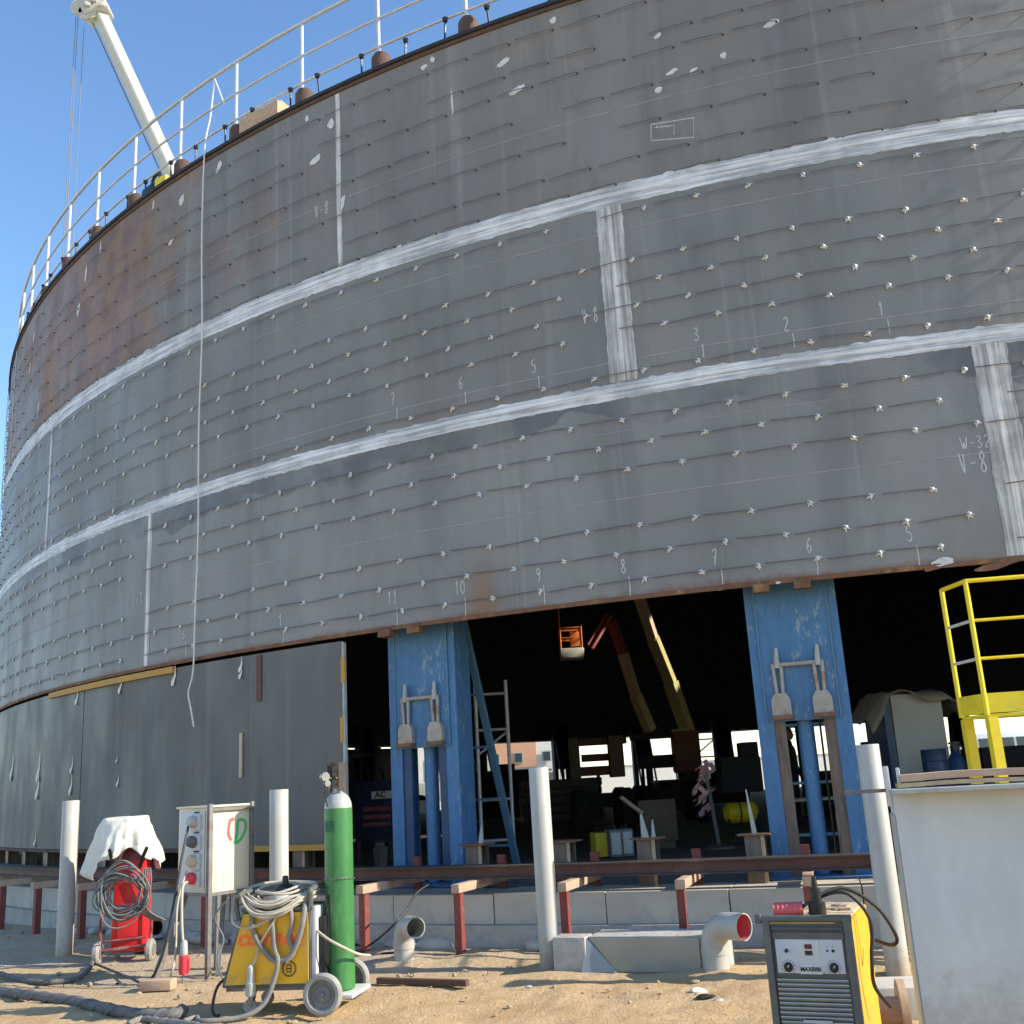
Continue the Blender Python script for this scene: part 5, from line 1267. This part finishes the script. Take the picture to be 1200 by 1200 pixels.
# ------------------------------------------------------------------ inside the tank
def cyl_tag(*a): pass
def boom_lift(Y, boom, cat_label, sections, chass, arm=None):
    x0 = aty(chass[0], 900, Y).x; x1 = aty(chass[1], 900, Y).x; cx = (x0+x1)/2; hw_ = (x1-x0)/2
    t = thing('boom_lift', (cx, Y, FLOOR), 0, cat_label, 'boom lift'); b0 = Vector(t.location)
    m = MB(); m.box((0, .4, .62), (hw_*1.7, 1.2, .30), 0, .03); m.build('chassis', M_TYRE, t)
    for sx in (-1, 1):
        for dy in (-.5, 1.3):
            w_ = MB(); w_.lathe([(.001, -.16), (.36, -.16), (.44, -.10), (.44, .10), (.36, .16), (.001, .16)], 24, axis='X', c=(sx*hw_*.75, dy, .44)); w_.build('wheel', M_TYRE, t)
    zt_ = aty(700, 864, Y).z-FLOOR; zb_ = aty(700, 912, Y).z-FLOOR
    return t, b0, hw_, zb_, zt_
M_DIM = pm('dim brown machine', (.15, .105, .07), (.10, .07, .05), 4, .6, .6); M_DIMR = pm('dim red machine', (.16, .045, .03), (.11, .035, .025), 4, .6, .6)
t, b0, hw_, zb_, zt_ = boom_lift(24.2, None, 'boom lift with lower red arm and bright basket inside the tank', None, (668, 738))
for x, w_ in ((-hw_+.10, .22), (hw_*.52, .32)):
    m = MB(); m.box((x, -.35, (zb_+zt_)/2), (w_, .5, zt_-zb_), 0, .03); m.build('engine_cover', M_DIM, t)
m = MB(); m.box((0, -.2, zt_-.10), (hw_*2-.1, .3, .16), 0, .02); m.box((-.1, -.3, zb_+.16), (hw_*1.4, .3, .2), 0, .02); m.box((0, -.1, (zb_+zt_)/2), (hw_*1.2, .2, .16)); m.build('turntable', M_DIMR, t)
def seg(m, x0, y0, x1, y1, Y0, Y1, w_): m.beam(aty(x0, y0, Y0)-b0, aty(x1, y1, Y1)-b0, w_, w_*.8)
m = MB(); seg(m, 762, 856, 745, 815, 24.3, 24.1, .24); m.build('lower_boom', M_BOOMY, t)
m = MB(); seg(m, 745, 815, 730, 766, 24.1, 23.8, .20); m.build('middle_boom', M_CREAMBEIGE, t)
m = MB(); seg(m, 730, 766, 716, 728, 23.8, 23.6, .19); m.build('upper_boom', M_BOOMR, t)
m = MB(); seg(m, 716, 722, 694, 760, 23.5, 23.2, .07); seg(m, 711, 720, 689, 756, 23.6, 23.3, .06); m.build('fly_arm', M_BOOMR, t)
bsk = MB(); c0 = aty(670, 765, 23.0)-b0
bsk.box(c0+Vector((0, 0, -.03)), (.50, .5, .22), 0, .03, taper=(1.05, 1)); bsk = bsk.build('basket', M_CLOTH, t)
m = MB()
for sx in (-.24, .22):
    for sy in (-.22, .22): m.cyl(c0+Vector((sx, sy, 0)), c0+Vector((sx, sy, .95 if sx < 0 and sy < 0 else .55)), .02, n=6)
for z in (.3, .52):
    m.tube([c0+Vector(q) for q in ((-.24, -.22, z), (.22, -.22, z), (.22, .22, z), (-.24, .22, z))], .018, 6, closed=True)
m.box(c0+Vector((.08, .0, .30)), (.2, .2, .30), 0, .02); m.build('basket_rail', M_BASKET, bsk)
t, b0, hw_, zb_, zt_ = boom_lift(25.6, None, 'boom lift with long pale boom rising steeply inside the tank', None, (742, 824))
m = MB(); m.box((hw_-.42, -.35, (zb_+zt_)/2+.02), (.62, .5, zt_-zb_), 0, .05); m.build('engine_cover', M_DIMR, t)
m = MB(); m.box((-.2, -.2, zt_-.06), (hw_*1.6, .4, .12), 0, .02); m.box((-.2, -.1, zb_+.3), (hw_*1.2, .3, .3), 0, .02); m.build('turntable', M_TYRE, t)
m = MB(); seg(m, 806, 858, 786, 800, 25.6, 25.2, .29); m.box(aty(800, 857, 25.6)-b0, (.5, .3, .1)); m.build('lower_boom', M_BOOMY, t)
m = MB(); seg(m, 786, 800, 765, 748, 25.2, 24.4, .25); m.build('middle_boom', M_BOOMY, t)
m = MB(); seg(m, 765, 748, 749, 700, 24.4, 23.9, .22); seg(m, 749, 700, 742, 680, 23.9, 23.7, .20); m.build('upper_boom', M_CREAMBEIGE, t)

def simple(name, mat, label, cat, loc, rz=0., **k):
    m = MB(); k['f'](m); o = m.build(name, mat); o.location = loc; o.rotation_euler = (0, 0, rz); return tag(o, label, cat)
# small machines on the floor
w0 = gnd(705, 1003, FLOOR)
t = thing('power_source', (w0.x, 16.2, FLOOR), .15, 'small yellow power source standing inside the tank behind the stool', 'machine')
m = MB(); m.box((0, 0, .18), (.26, .4, .34), 0, .02); m.build('casing', M_YEL, t); m = MB(); m.tube([(-.08, 0, .35), (-.08, 0, .42), (.08, 0, .42), (.08, 0, .35)], .012, 6); m.build('handle', M_BLACK, t)
for x, nm in ((719, 'left'), (733, 'right')):
    w0 = aty(x, 988, 16.0)
    t = thing('grey_inverter', (w0.x, 16.0 if nm == 'left' else 16.08, FLOOR), .12, 'grey inverter box with light front, %s' % ('next to the yellow power source' if nm == 'left' else 'nearest the brown panel'), 'machine')
    m = MB(); m.box((0, 0, .20), (.18, .4, .38), 0, .015); m.build('casing', M_CABLEG, t)
    m = MB(); m.box((0, -.204, .20), (.135, .012, .30), 0, .004); m.build('front_panel', M_BOXGREY, t)
    m = MB(); m.tube([(0, -.15, .39), (0, -.15, .45), (0, .15, .45), (0, .15, .39)], .012, 6); m.build('handle', M_BLACK, t)
p0 = aty(748, 950, 17.2); p1 = aty(792, 950, 17.2)
m = MB(); m.box((0, 0, .45), ((p1.x-p0.x), .03, .62), 0, .004); m.box((0, .12, .14), (.5, .2, .28)); o = m.build('brown_panel', M_DIM); o.location = ((p0.x+p1.x)/2, 17.2, FLOOR-.02); tag(o, 'brown board standing on edge inside the tank behind the stool', 'board')
m = MB(); a, b = aty(727, 934, 16.8), aty(752, 953, 16.9); m.beam(a, b, .08, .05); o = m.build('timber_stick', M_CREAMBEIGE, loc=b); tag(o, 'short sloping timber leaning on the brown board', 'timber')
# barrier tape on a stand
w0 = aty(842, 980, 16.5)
t = thing('barrier_stand', (w0.x, 16.5, FLOOR), 0, 'grey stand hung with crumpled red and white barrier tape', 'barrier')
m = MB(); m.cyl((0, 0, .0), (-.10, 0, 1.15), .03, n=8); m.lathe([(.001, 0), (.24, 0), (.22, .03), (.04, .06), (.001, .06)], 18); m.build('stand', M_STEELOLD, t)
m = MB(); rnd = random.Random(2)
for k in range(16):
    x, z = -.16+rnd.uniform(-.10, .10), 1.2-k*.045
    pts = cr([(x+rnd.uniform(-.1, .1), rnd.uniform(-.08, .08), z+rnd.uniform(-.1, .1)) for _ in range(5)], 4)
    prev = None
    for p in pts:
        pr = (m.b.verts.new(p+Vector((.03, .0, .02))), m.b.verts.new(p+Vector((-.03, .01, -.02))))
        if prev: m.b.faces.new((prev[0], pr[0], pr[1], prev[1]))
        prev = pr
m.build('barrier_tape', M_BTAPE, t, smooth=0)
# yellow compressor tank under dark machine
w0 = aty(868, 952, 18.5)
t = thing('compressor', (w0.x, 18.5, FLOOR), 0, 'dark compressor with yellow round air tank inside the tank', 'compressor')
zc = w0.z-FLOOR
m = MB(); m.lathe([(.001, -.30), (.10, -.285), (.17, -.22), (.17, .22), (.10, .285), (.001, .30)], 24, axis='X', c=(0, 0, zc)); m.build('air_tank', M_YEL, t)
m = MB(); m.lathe([(.176, -.012), (.176, .012), (.16, .012), (.16, -.012)], 24, axis='X', c=(-.02, 0, zc)); m.build('band', M_BLACK, t)
m = MB(); m.box((.05, .1, zc+.62), (.7, .6, .6), 0, .05); m.box((.25, .1, zc+1.0), (.3, .4, .3), 0, .03); m.cyl((-.22, -.1, 0), (-.22, -.1, zc), .03, n=8); m.cyl((.25, -.1, 0), (.25, -.1, zc), .03, n=8); m.build('engine', M_TYRE, t)
# work table seen between the right jack's legs
w0 = aty(955, 936, 19.0)
t = thing('work_table', (w0.x, 19.0, FLOOR), 0, 'dark work table with pale edge behind the right jack', 'table')
zt_ = w0.z-FLOOR
m = MB(); m.box((0, 0, zt_), (1.3, .6, .05), 0, .004); m.build('table_top', M_BOXGREY, t)
for sx in (-.6, .6):
    m = MB(); m.box((sx, -.25, zt_/2), (.05, .05, zt_-.06)); m.build('leg', M_BEAM, t)
# scaffold frame by the left jack
t = thing('scaffold_frame', (aty(580, 1005, 15.5).x, 15.5, FLOOR), 0, 'grey scaffold frame with rungs beside the left jack', 'scaffold'); b0 = Vector(t.location)
zt_ = aty(593, 795, 15.5).z
for px in (556, 592):
    a = aty(px, 797, 15.5); m = MB(); m.cyl(a-b0, Vector((a.x-b0.x, 0, 0)), .026, n=8); m.build('upright', M_RAIL, t)
xa, xb = aty(556, 797, 15.5).x-b0.x, aty(592, 797, 15.5).x-b0.x
for py in (813, 855, 937, 985):
    z = aty(580, py, 15.5).z-FLOOR; m = MB(); m.cyl((xa, 0, z), (xb, 0, z), .02, n=8); m.build('rung', M_RAIL, t)
m = MB(); m.cyl((xa, .01, aty(560, 885, 15.5).z-FLOOR), (xb, .01, aty(592, 857, 15.5).z-FLOOR), .018, n=8); m.build('diagonal', M_RAIL, t)
# notice board, bin left of the left jack
t = thing('notice_board', (aty(438, 950, 18).x, 18, FLOOR), 0, 'dark notice board with red bands and white lettering beside the left jack', 'sign'); b0 = Vector(t.location)
z0_, z1_ = aty(438, 985, 18).z-FLOOR, aty(438, 915, 18).z-FLOOR
m = MB(); m.box((0, 0, (z0_+z1_)/2), (.62, .04, z1_-z0_), 0, .005); bd_ = m.build('board', M_NAVY, t)
for sx in (-.26, .26):
    m = MB(); m.box((sx, .03, z0_/2+.05), (.05, .04, z0_+.1)); m.build('leg', M_BEAM, t)
for py, h_, mt in ((948, .07, M_DKRED), (957, .06, M_DKRED), (966, .06, M_DKRED)):
    m = MB(); m.box((.05, -.022, aty(438, py, 18).z-FLOOR), (.46, .008, h_)); m.build('red_band', mt, bd_)
zz = aty(438, 932, 18).z-FLOOR
m = MB(); m.box((.14, -.023, zz), (.34, .008, .12), 0, .003); m.build('white_plate', M_PALEWALL, bd_)
textmesh('AC', .13, 'lettering', M_INK, bd_, facing((.12, -.03, zz), (1, 0, 0)), bold=.004)
m = MB(); m.lathe([(.09, 0), (.12, .28), (.10, .28), (.08, .02), (.001, .02)], 4); m.box((0, 0, .32), (.14, .1, .06)); o = m.build('small_bin', M_CABLEG); o.location = (aty(446, 1003, 17).x, 17, FLOOR); tag(o, 'small grey bin on the floor below the notice board', 'bin')
# cabinet under canvas, drum, gas bottles at the right
Yc = 14.6; a, b = aty(1052, 880, Yc), aty(1112, 880, Yc); ztc = aty(1080, 812, Yc).z-FLOOR
t = thing('site_cabinet', ((a.x+b.x)/2, Yc, FLOOR), 0, 'tall off-white cabinet with blue side under dirty canvas', 'cabinet')
hwc = (b.x-a.x)/2
m = MB(); m.box((0, .45, ztc/2), (hwc*2, .9, ztc), 0, .01); m.build('cabinet_body', M_CABW, t)
m = MB(); m.box((-hwc-.06, .45, ztc/2-.02), (.10, .86, ztc)); m.build('blue_side', M_DRUM, t)
m = MB(); G = []; nx, ny = 26, 12
for i in range(nx+1):
    row = []
    for j in range(ny+1):
        x = (-hwc-.35+(2*hwc+.65)*i/nx); y = -.15+1.2*j/ny; inside_ = (-hwc-.1 < x < hwc+.02)
        z = ztc+.03 + (.06*mnoise.noise(Vector((x*4, y*4, 1)))) - (0 if inside_ else 1.3*max(0, abs(x)-hwc-.06)**1.0) - (.25*max(0, .0-y)/.15*.6 if y < 0 else 0)*(.5+.5*math.sin(x*7))
        row.append(m.b.verts.new((x, y, z)))
    G.append(row)
for i in range(nx):
    for j in range(ny): m.b.faces.new((G[i][j], G[i+1][j], G[i+1][j+1], G[i][j+1]))
o = m.build('canvas', M_TARP, smooth=60); o.location = t.location; md_ = o.modifiers.new('thickness', 'SOLIDIFY'); md_.thickness = .01; tag(o, 'dirty canvas sheet sagging over the off-white cabinet', 'canvas')
m = MB(); m.lathe([(.001, 0), (.29, 0), (.30, .02), (.29, .29), (.305, .30), (.29, .31), (.29, .58), (.305, .59), (.29, .60), (.29, .86), (.30, .88), (.27, .88), (.26, .86), (.001, .86)], 30)
Yd = 13.6; q0 = aty(1093, 878, Yd); bmesh.ops.scale(m.b, verts=m.b.verts, vec=(.52, .52, .5)); o = m.build('oil_drum', M_DRUM); o.location = (q0.x, Yd, q0.z-.44); tag(o, 'dark blue drum standing before the off-white cabinet', 'drum')
m = MB(); m.box((0, 0, 0), (1.2, .9, .05)); m.box((0, 0, -.35), (1.0, .7, .65)); o = m.build('low_bench', M_BEAM); o.location = (q0.x+.1, Yd+.1, q0.z-.44-.026); tag(o, 'dark low bench carrying the blue drum', 'bench')
for k, (px, py) in enumerate(((1119, 880), (1128, 883))):
    t = thing('gas_bottle', (aty(px, py, 14.2).x, 14.2+.2*k, FLOOR), 0, 'dark gas bottle with black valve between cabinet and yellow legs' if k == 0 else 'shorter dark gas bottle close to the yellow legs', 'gas bottle')
    zz = aty(px, py, 14.2).z-FLOOR
    m = MB(); m.lathe([(.001, 0), (.11, 0), (.11, zz-.12), (.06, zz-.03), (.03, zz)], 18); m.build('bottle', M_DRUM, t)
    m = MB(); m.box((0, 0, zz+.06), (.05, .05, .12)); m.box((.0, 0, zz+.1), (.14, .03, .03)); m.build('valve', M_BLACK, t)
# dark generator by the right end, dark forklift mass by the left end
t = thing('generator', (aty(1185, 900, 16).x+.1, 16, FLOOR), 0, 'black generator box under the yellow platform', 'generator')
zz = aty(1185, 874, 16).z-FLOOR
m = MB(); m.box((0, .4, zz/2+.05), (1.0, .8, zz-.1), 0, .04); m.build('housing', M_TYRE, t); m = MB(); m.box((0, .4, .03), (1.1, .9, .08)); m.build('skid', M_BEAM, t)
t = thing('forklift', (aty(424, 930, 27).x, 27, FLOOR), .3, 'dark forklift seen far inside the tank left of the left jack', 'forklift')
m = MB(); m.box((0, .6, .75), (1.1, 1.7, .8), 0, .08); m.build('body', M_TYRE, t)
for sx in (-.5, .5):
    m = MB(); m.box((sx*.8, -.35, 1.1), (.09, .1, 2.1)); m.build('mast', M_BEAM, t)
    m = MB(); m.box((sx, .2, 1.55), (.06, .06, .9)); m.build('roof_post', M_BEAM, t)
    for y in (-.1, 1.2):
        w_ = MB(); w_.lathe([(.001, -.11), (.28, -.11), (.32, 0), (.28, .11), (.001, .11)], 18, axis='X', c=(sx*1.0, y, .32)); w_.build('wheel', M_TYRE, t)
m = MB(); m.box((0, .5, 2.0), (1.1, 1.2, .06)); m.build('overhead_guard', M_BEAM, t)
t = thing('pipe_stack', (aty(655, 915, 30).x, 30, FLOOR), .1, 'stack of dark pipes lying inside the tank behind the middle pipe post', 'pipes')
m = MB(); zz = aty(655, 905, 30).z-FLOOR
for j in range(5):
    for i in range(4 if j % 2 else 5): m.cyl((-1.1, -.5+i*.24+(.12 if j % 2 else 0), .14+j*.22), (1.1, -.5+i*.24+(.12 if j % 2 else 0), .14+j*.22), .11, n=12)
m.build('pipes', M_CABLEG, t)
for sx in (-1.0, 1.0):
    m = MB(); m.box((sx, -.66, .65), (.08, .08, 1.3)); m.build('side_post', M_BEAM, t)
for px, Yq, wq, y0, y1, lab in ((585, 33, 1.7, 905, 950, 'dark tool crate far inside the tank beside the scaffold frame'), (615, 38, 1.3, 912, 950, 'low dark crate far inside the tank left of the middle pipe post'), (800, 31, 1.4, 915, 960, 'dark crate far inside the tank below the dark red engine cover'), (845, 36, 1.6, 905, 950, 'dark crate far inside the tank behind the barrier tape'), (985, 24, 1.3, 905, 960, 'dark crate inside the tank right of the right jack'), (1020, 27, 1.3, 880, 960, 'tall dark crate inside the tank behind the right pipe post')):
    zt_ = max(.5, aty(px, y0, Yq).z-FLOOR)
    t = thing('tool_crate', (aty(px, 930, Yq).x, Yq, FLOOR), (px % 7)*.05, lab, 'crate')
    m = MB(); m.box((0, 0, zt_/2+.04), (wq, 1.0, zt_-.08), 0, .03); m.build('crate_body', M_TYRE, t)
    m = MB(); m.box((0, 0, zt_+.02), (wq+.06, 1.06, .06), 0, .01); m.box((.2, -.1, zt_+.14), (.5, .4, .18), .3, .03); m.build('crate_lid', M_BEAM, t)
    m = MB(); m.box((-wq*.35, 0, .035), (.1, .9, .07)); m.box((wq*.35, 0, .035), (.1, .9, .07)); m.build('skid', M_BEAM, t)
# person in dark work clothes seen between the right jack's legs
def person(loc, rz, label):
    V = [(0, 0, .95), (0, 0, 1.15), (0, .01, 1.38), (0, -.005, 1.50), (0, -.02, 1.57),
         (.10, 0, .88), (.12, .0, .50), (.13, .02, .08), (.13, -.13, .04), (-.10, 0, .88), (-.11, -.03, .50), (-.12, .03, .08), (-.12, -.12, .04),
         (.19, .0, 1.42), (.25, .02, 1.14), (.22, -.10, .92), (.215, -.14, .84), (-.19, .0, 1.42), (-.24, .03, 1.14), (-.18, -.14, 1.0), (-.14, -.2, .98)]
    E = [(0, 1), (1, 2), (2, 3), (3, 4), (0, 5), (5, 6), (6, 7), (7, 8), (0, 9), (9, 10), (10, 11), (11, 12), (2, 13), (13, 14), (14, 15), (15, 16), (2, 17), (17, 18), (18, 19), (19, 20)]
    Rd = [.15, .14, .16, .06, .055, .095, .07, .05, .04, .095, .07, .05, .04, .065, .05, .04, .035, .065, .05, .04, .035]
    me = bpy.data.meshes.new('person'); me.from_pydata([(x*1.04, y, z*1.04) for x, y, z in V], E, []); o = bpy.data.objects.new('person', me); COL.objects.link(o)
    sk_ = o.modifiers.new('skin', 'SKIN'); o.modifiers.new('sub', 'SUBSURF').levels = 1
    for i, v in enumerate(me.skin_vertices[0].data): v.radius = (Rd[i], Rd[i]); v.use_root = (i == 0)
    me.materials.append(M_DARKCLOTH); o.location = loc; o.rotation_euler = (0, 0, rz)
    h = MB(); bmesh.ops.create_uvsphere(h.b, u_segments=20, v_segments=14, radius=1)
    for v in h.b.verts: v.co = Vector((v.co.x*.078, v.co.y*.098-.01-(.012 if v.co.z < -.3 and v.co.y < 0 else 0), v.co.z*.118+1.735))
    h.cyl((0, -.10, 1.735), (0, -.125, 1.71), .012, .016, 8)
    for sx in (-1, 1): h.cyl((sx*.076, .0, 1.735), (sx*.088, .01, 1.735), .024, .02, 8)
    h.build('head', M_SKIN, o)
    c = MB(); c.lathe([(.088, 1.765), (.092, 1.80), (.075, 1.85), (.03, 1.872), (.001, 1.874)], 20); c.box((0, -.12, 1.775), (.13, .10, .012), 0, .004); c.build('cap', M_BLACK, o)
    return tag(o, label, 'person')
person((aty(925, 880, 21).x, 21, FLOOR), 1.0, 'person in dark overalls and peaked cap standing inside the tank')

# ------------------------------------------------------------------ far things seen under the rear rim
t = thing('far_building', (-3.0, 84, 0), 0, 'pale building with orange facade beyond the tank', 'building')
m = MB(); m.box((0, 3, 2.6), (12, 6, 5.2)); wl_ = m.build('wall', M_PALEWALL, t)
m = MB(); m.box((1.2, -.06, 3.6), (5.2, .1, 1.9)); m.build('orange_band', M_TERRA, t)
m = MB(); m.box((0, 3, 5.3), (12.4, 6.4, .2)); m.build('roof', M_CYLTOP, t)
for x in (-1.8, .6, 2.4, 4.6):
    w_ = MB(); w_.box((x, -.14, 3.4), (.7, .1, .8)); w_ = w_.build('window', M_CYLTOP, t)
    g_ = MB(); g_.box((x, -.2, 3.4), (.55, .04, .65)); g_.build('pane', M_GLASS, w_)
m = MB(); m.box((3.2, -.9, 2.35), (3.4, 1.6, .14)); m.build('awning', M_WGREY, t)
m = MB(); m.box((4.6, -.08, 1.1), (1.6, .1, 2.1)); m.build('shutter', M_WGREY, t)
bx = aty(1180, 858, 80)
t = thing('bus', (bx.x+2, 80, 0), 0, 'white bus parked beyond the tank under the yellow platform', 'bus')
m = MB(); m.box((0, 1.2, 1.85), (9, 2.4, 2.6), 0, .15); m.build('body', M_BUSW, t)
for k in range(6):
    m = MB(); m.box((-3.6+1.4*k, -.02, 2.35), (1.2, .05, .8)); m.build('window', M_GLASS, t)
for x in (-2.9, 2.7):
    m = MB(); m.lathe([(.001, -.14), (.42, -.14), (.48, 0), (.42, .14), (.001, .14)], 20, axis='Y', c=(x, .15, .48)); m.build('wheel', M_TYRE, t)
bx = aty(880, 880, 95)
t = thing('far_wall', (bx.x, 100, 0), 0, 'long pale boundary wall far behind the tank', 'wall')
m = MB(); m.box((6, 0, 1.2), (90, .3, 2.4)); m.build('wall_panel', M_PALEWALL, t); m = MB(); m.box((6, 0, 2.46), (90.2, .42, .12)); m.build('coping', M_CYLTOP, t)
bx = aty(818, 880, 62)
t = thing('far_scaffold', (bx.x, 63, 0), 0, 'thin scaffold frame far behind the tank between two jack columns', 'scaffold')
for x in (-1.2, 1.2):
    m = MB(); m.cyl((x, 0, 0), (x, 0, 6), .06, n=6); m.build('standard', M_BEAM, t)
for z in (1.6, 2.4, 3.4): m = MB(); m.cyl((-1.3, 0, z), (1.3, 0, z), .05, n=6); m.build('ledger', M_BEAM, t)
m = MB(); m.cyl((-1.2, 0, 1.6), (1.2, 0, 3.4), .05, n=6); m.build('brace', M_BEAM, t)

# ------------------------------------------------------------------ crane behind the tank
YC = 66
c_lo, c_hi = aty(196, 190, YC), aty(119, 22, YC); dC = (c_hi-c_lo).normalized()
c_b = c_lo-dC*((c_lo.z-3.2)/dC.z)
cn = thing('crane', (c_b.x, c_b.y, 0), 0, 'tall cream telescopic crane boom rising behind the tank', 'crane'); b0 = Vector(cn.location)
def octa(m, a, b, w, h):
    x = (b-a).normalized(); y = Vector((0, 1, 0)); y = (y-x*y.dot(x)).normalized(); z = x.cross(y)
    R1 = [(.50, .06), (.06, .50), (-.06, .50), (-.50, .06), (-.50, -.06), (-.06, -.50), (.06, -.50), (.50, -.06)]
    A = [m.b.verts.new(a+y*p*h+z*q*w) for p, q in R1]; B = [m.b.verts.new(b+y*p*h+z*q*w) for p, q in R1]
    for k in range(8): m.b.faces.new((A[k], A[(k+1) % 8], B[(k+1) % 8], B[k]))
    m.b.faces.new(list(reversed(A))); m.b.faces.new(B)
Lb = (c_hi-c_b).length
for a, b, w_ in ((0, .42, 1.42), (.40, .62, 1.30), (.60, 1.0, 1.12)):
    m = MB(); octa(m, c_b-b0+dC*Lb*a, c_b-b0+dC*Lb*b, w_, w_*1.1); m.build('boom_section', M_CRANE, cn, smooth=20)
sideL = Vector((-dC.z, 0, dC.x)).normalized()
if sideL.x > 0: sideL = -sideL
m = MB(); m.cyl(c_b-b0+dC*Lb*.4+sideL*.72, c_hi-b0+sideL*.72, .05, n=6); m.build('luffing_line', M_STEELOLD, cn)
hd = MB(); ch = c_hi-b0
hd.box(ch+dC*.9+Vector((-.1, 0, 0)), (1.9, 1.6, 1.5), rot=Matrix.Rotation(-math.atan2(-dC.x, dC.z), 3, 'Y'), bev=.2)
for q in ((.55, .4), (.1, .9), (-.5, .5), (.4, 1.3), (-.2, 1.4)): hd.box(ch+dC*q[1]+Vector((q[0], -.9, .1)), (.4, .3, .35), .3, .05)
hd = hd.build('boom_head', M_CRANE, cn)
for px, py in ((97, 14), (106, 20)):
    c = aty(px, py, YC)-b0; s_ = MB(); s_.lathe([(.001, -.18), (.62, -.18), (.68, -.10), (.56, -.04), (.56, .04), (.68, .10), (.62, .18), (.001, .18)], 28, axis='Y', c=c+Vector((0, -.5, 0))); s_.build('sheave', M_CRANE, hd)
for px, py in ((89, 20), (91.5, 20), (98.5, 30)):
    a = aty(px, py, YC)-b0; m = MB(); m.cyl(a, Vector((a.x-.0, a.y, 9)), .028, n=6); m.build('hoist_rope', M_CABLEG, cn)
a = aty(90, 20, YC)-b0
hk = MB(); hk.box((a.x+.3, a.y, 8.4), (1.0, .6, 1.2), 0, .1); hk.tube(cr([(a.x+.3, a.y, 7.8), (a.x+.3, a.y, 7.3), (a.x+.6, a.y, 6.9), (a.x+.25, a.y, 6.6), (a.x-.02, a.y, 6.9)]), .1, 8); hk.build('hook_block', M_YEL, cn)
m = MB(); m.box((1.0, 0, 1.3), (9, 2.8, 1.1), 0, .1); m.build('carrier', M_CRANE, cn)
m = MB(); m.box((1.2, 0, 2.5), (4.4, 2.6, 1.3), 0, .1); m.build('upper_body', M_CRANE, cn)
for x in (-2.6, -1.2, 2.2, 3.6):
    for y in (-1.2, 1.2):
        m = MB(); m.lathe([(.001, -.2), (.55, -.2), (.62, 0), (.55, .2), (.001, .2)], 18, axis='Y', c=(x, y, .62)); m.build('wheel', M_TYRE, cn)
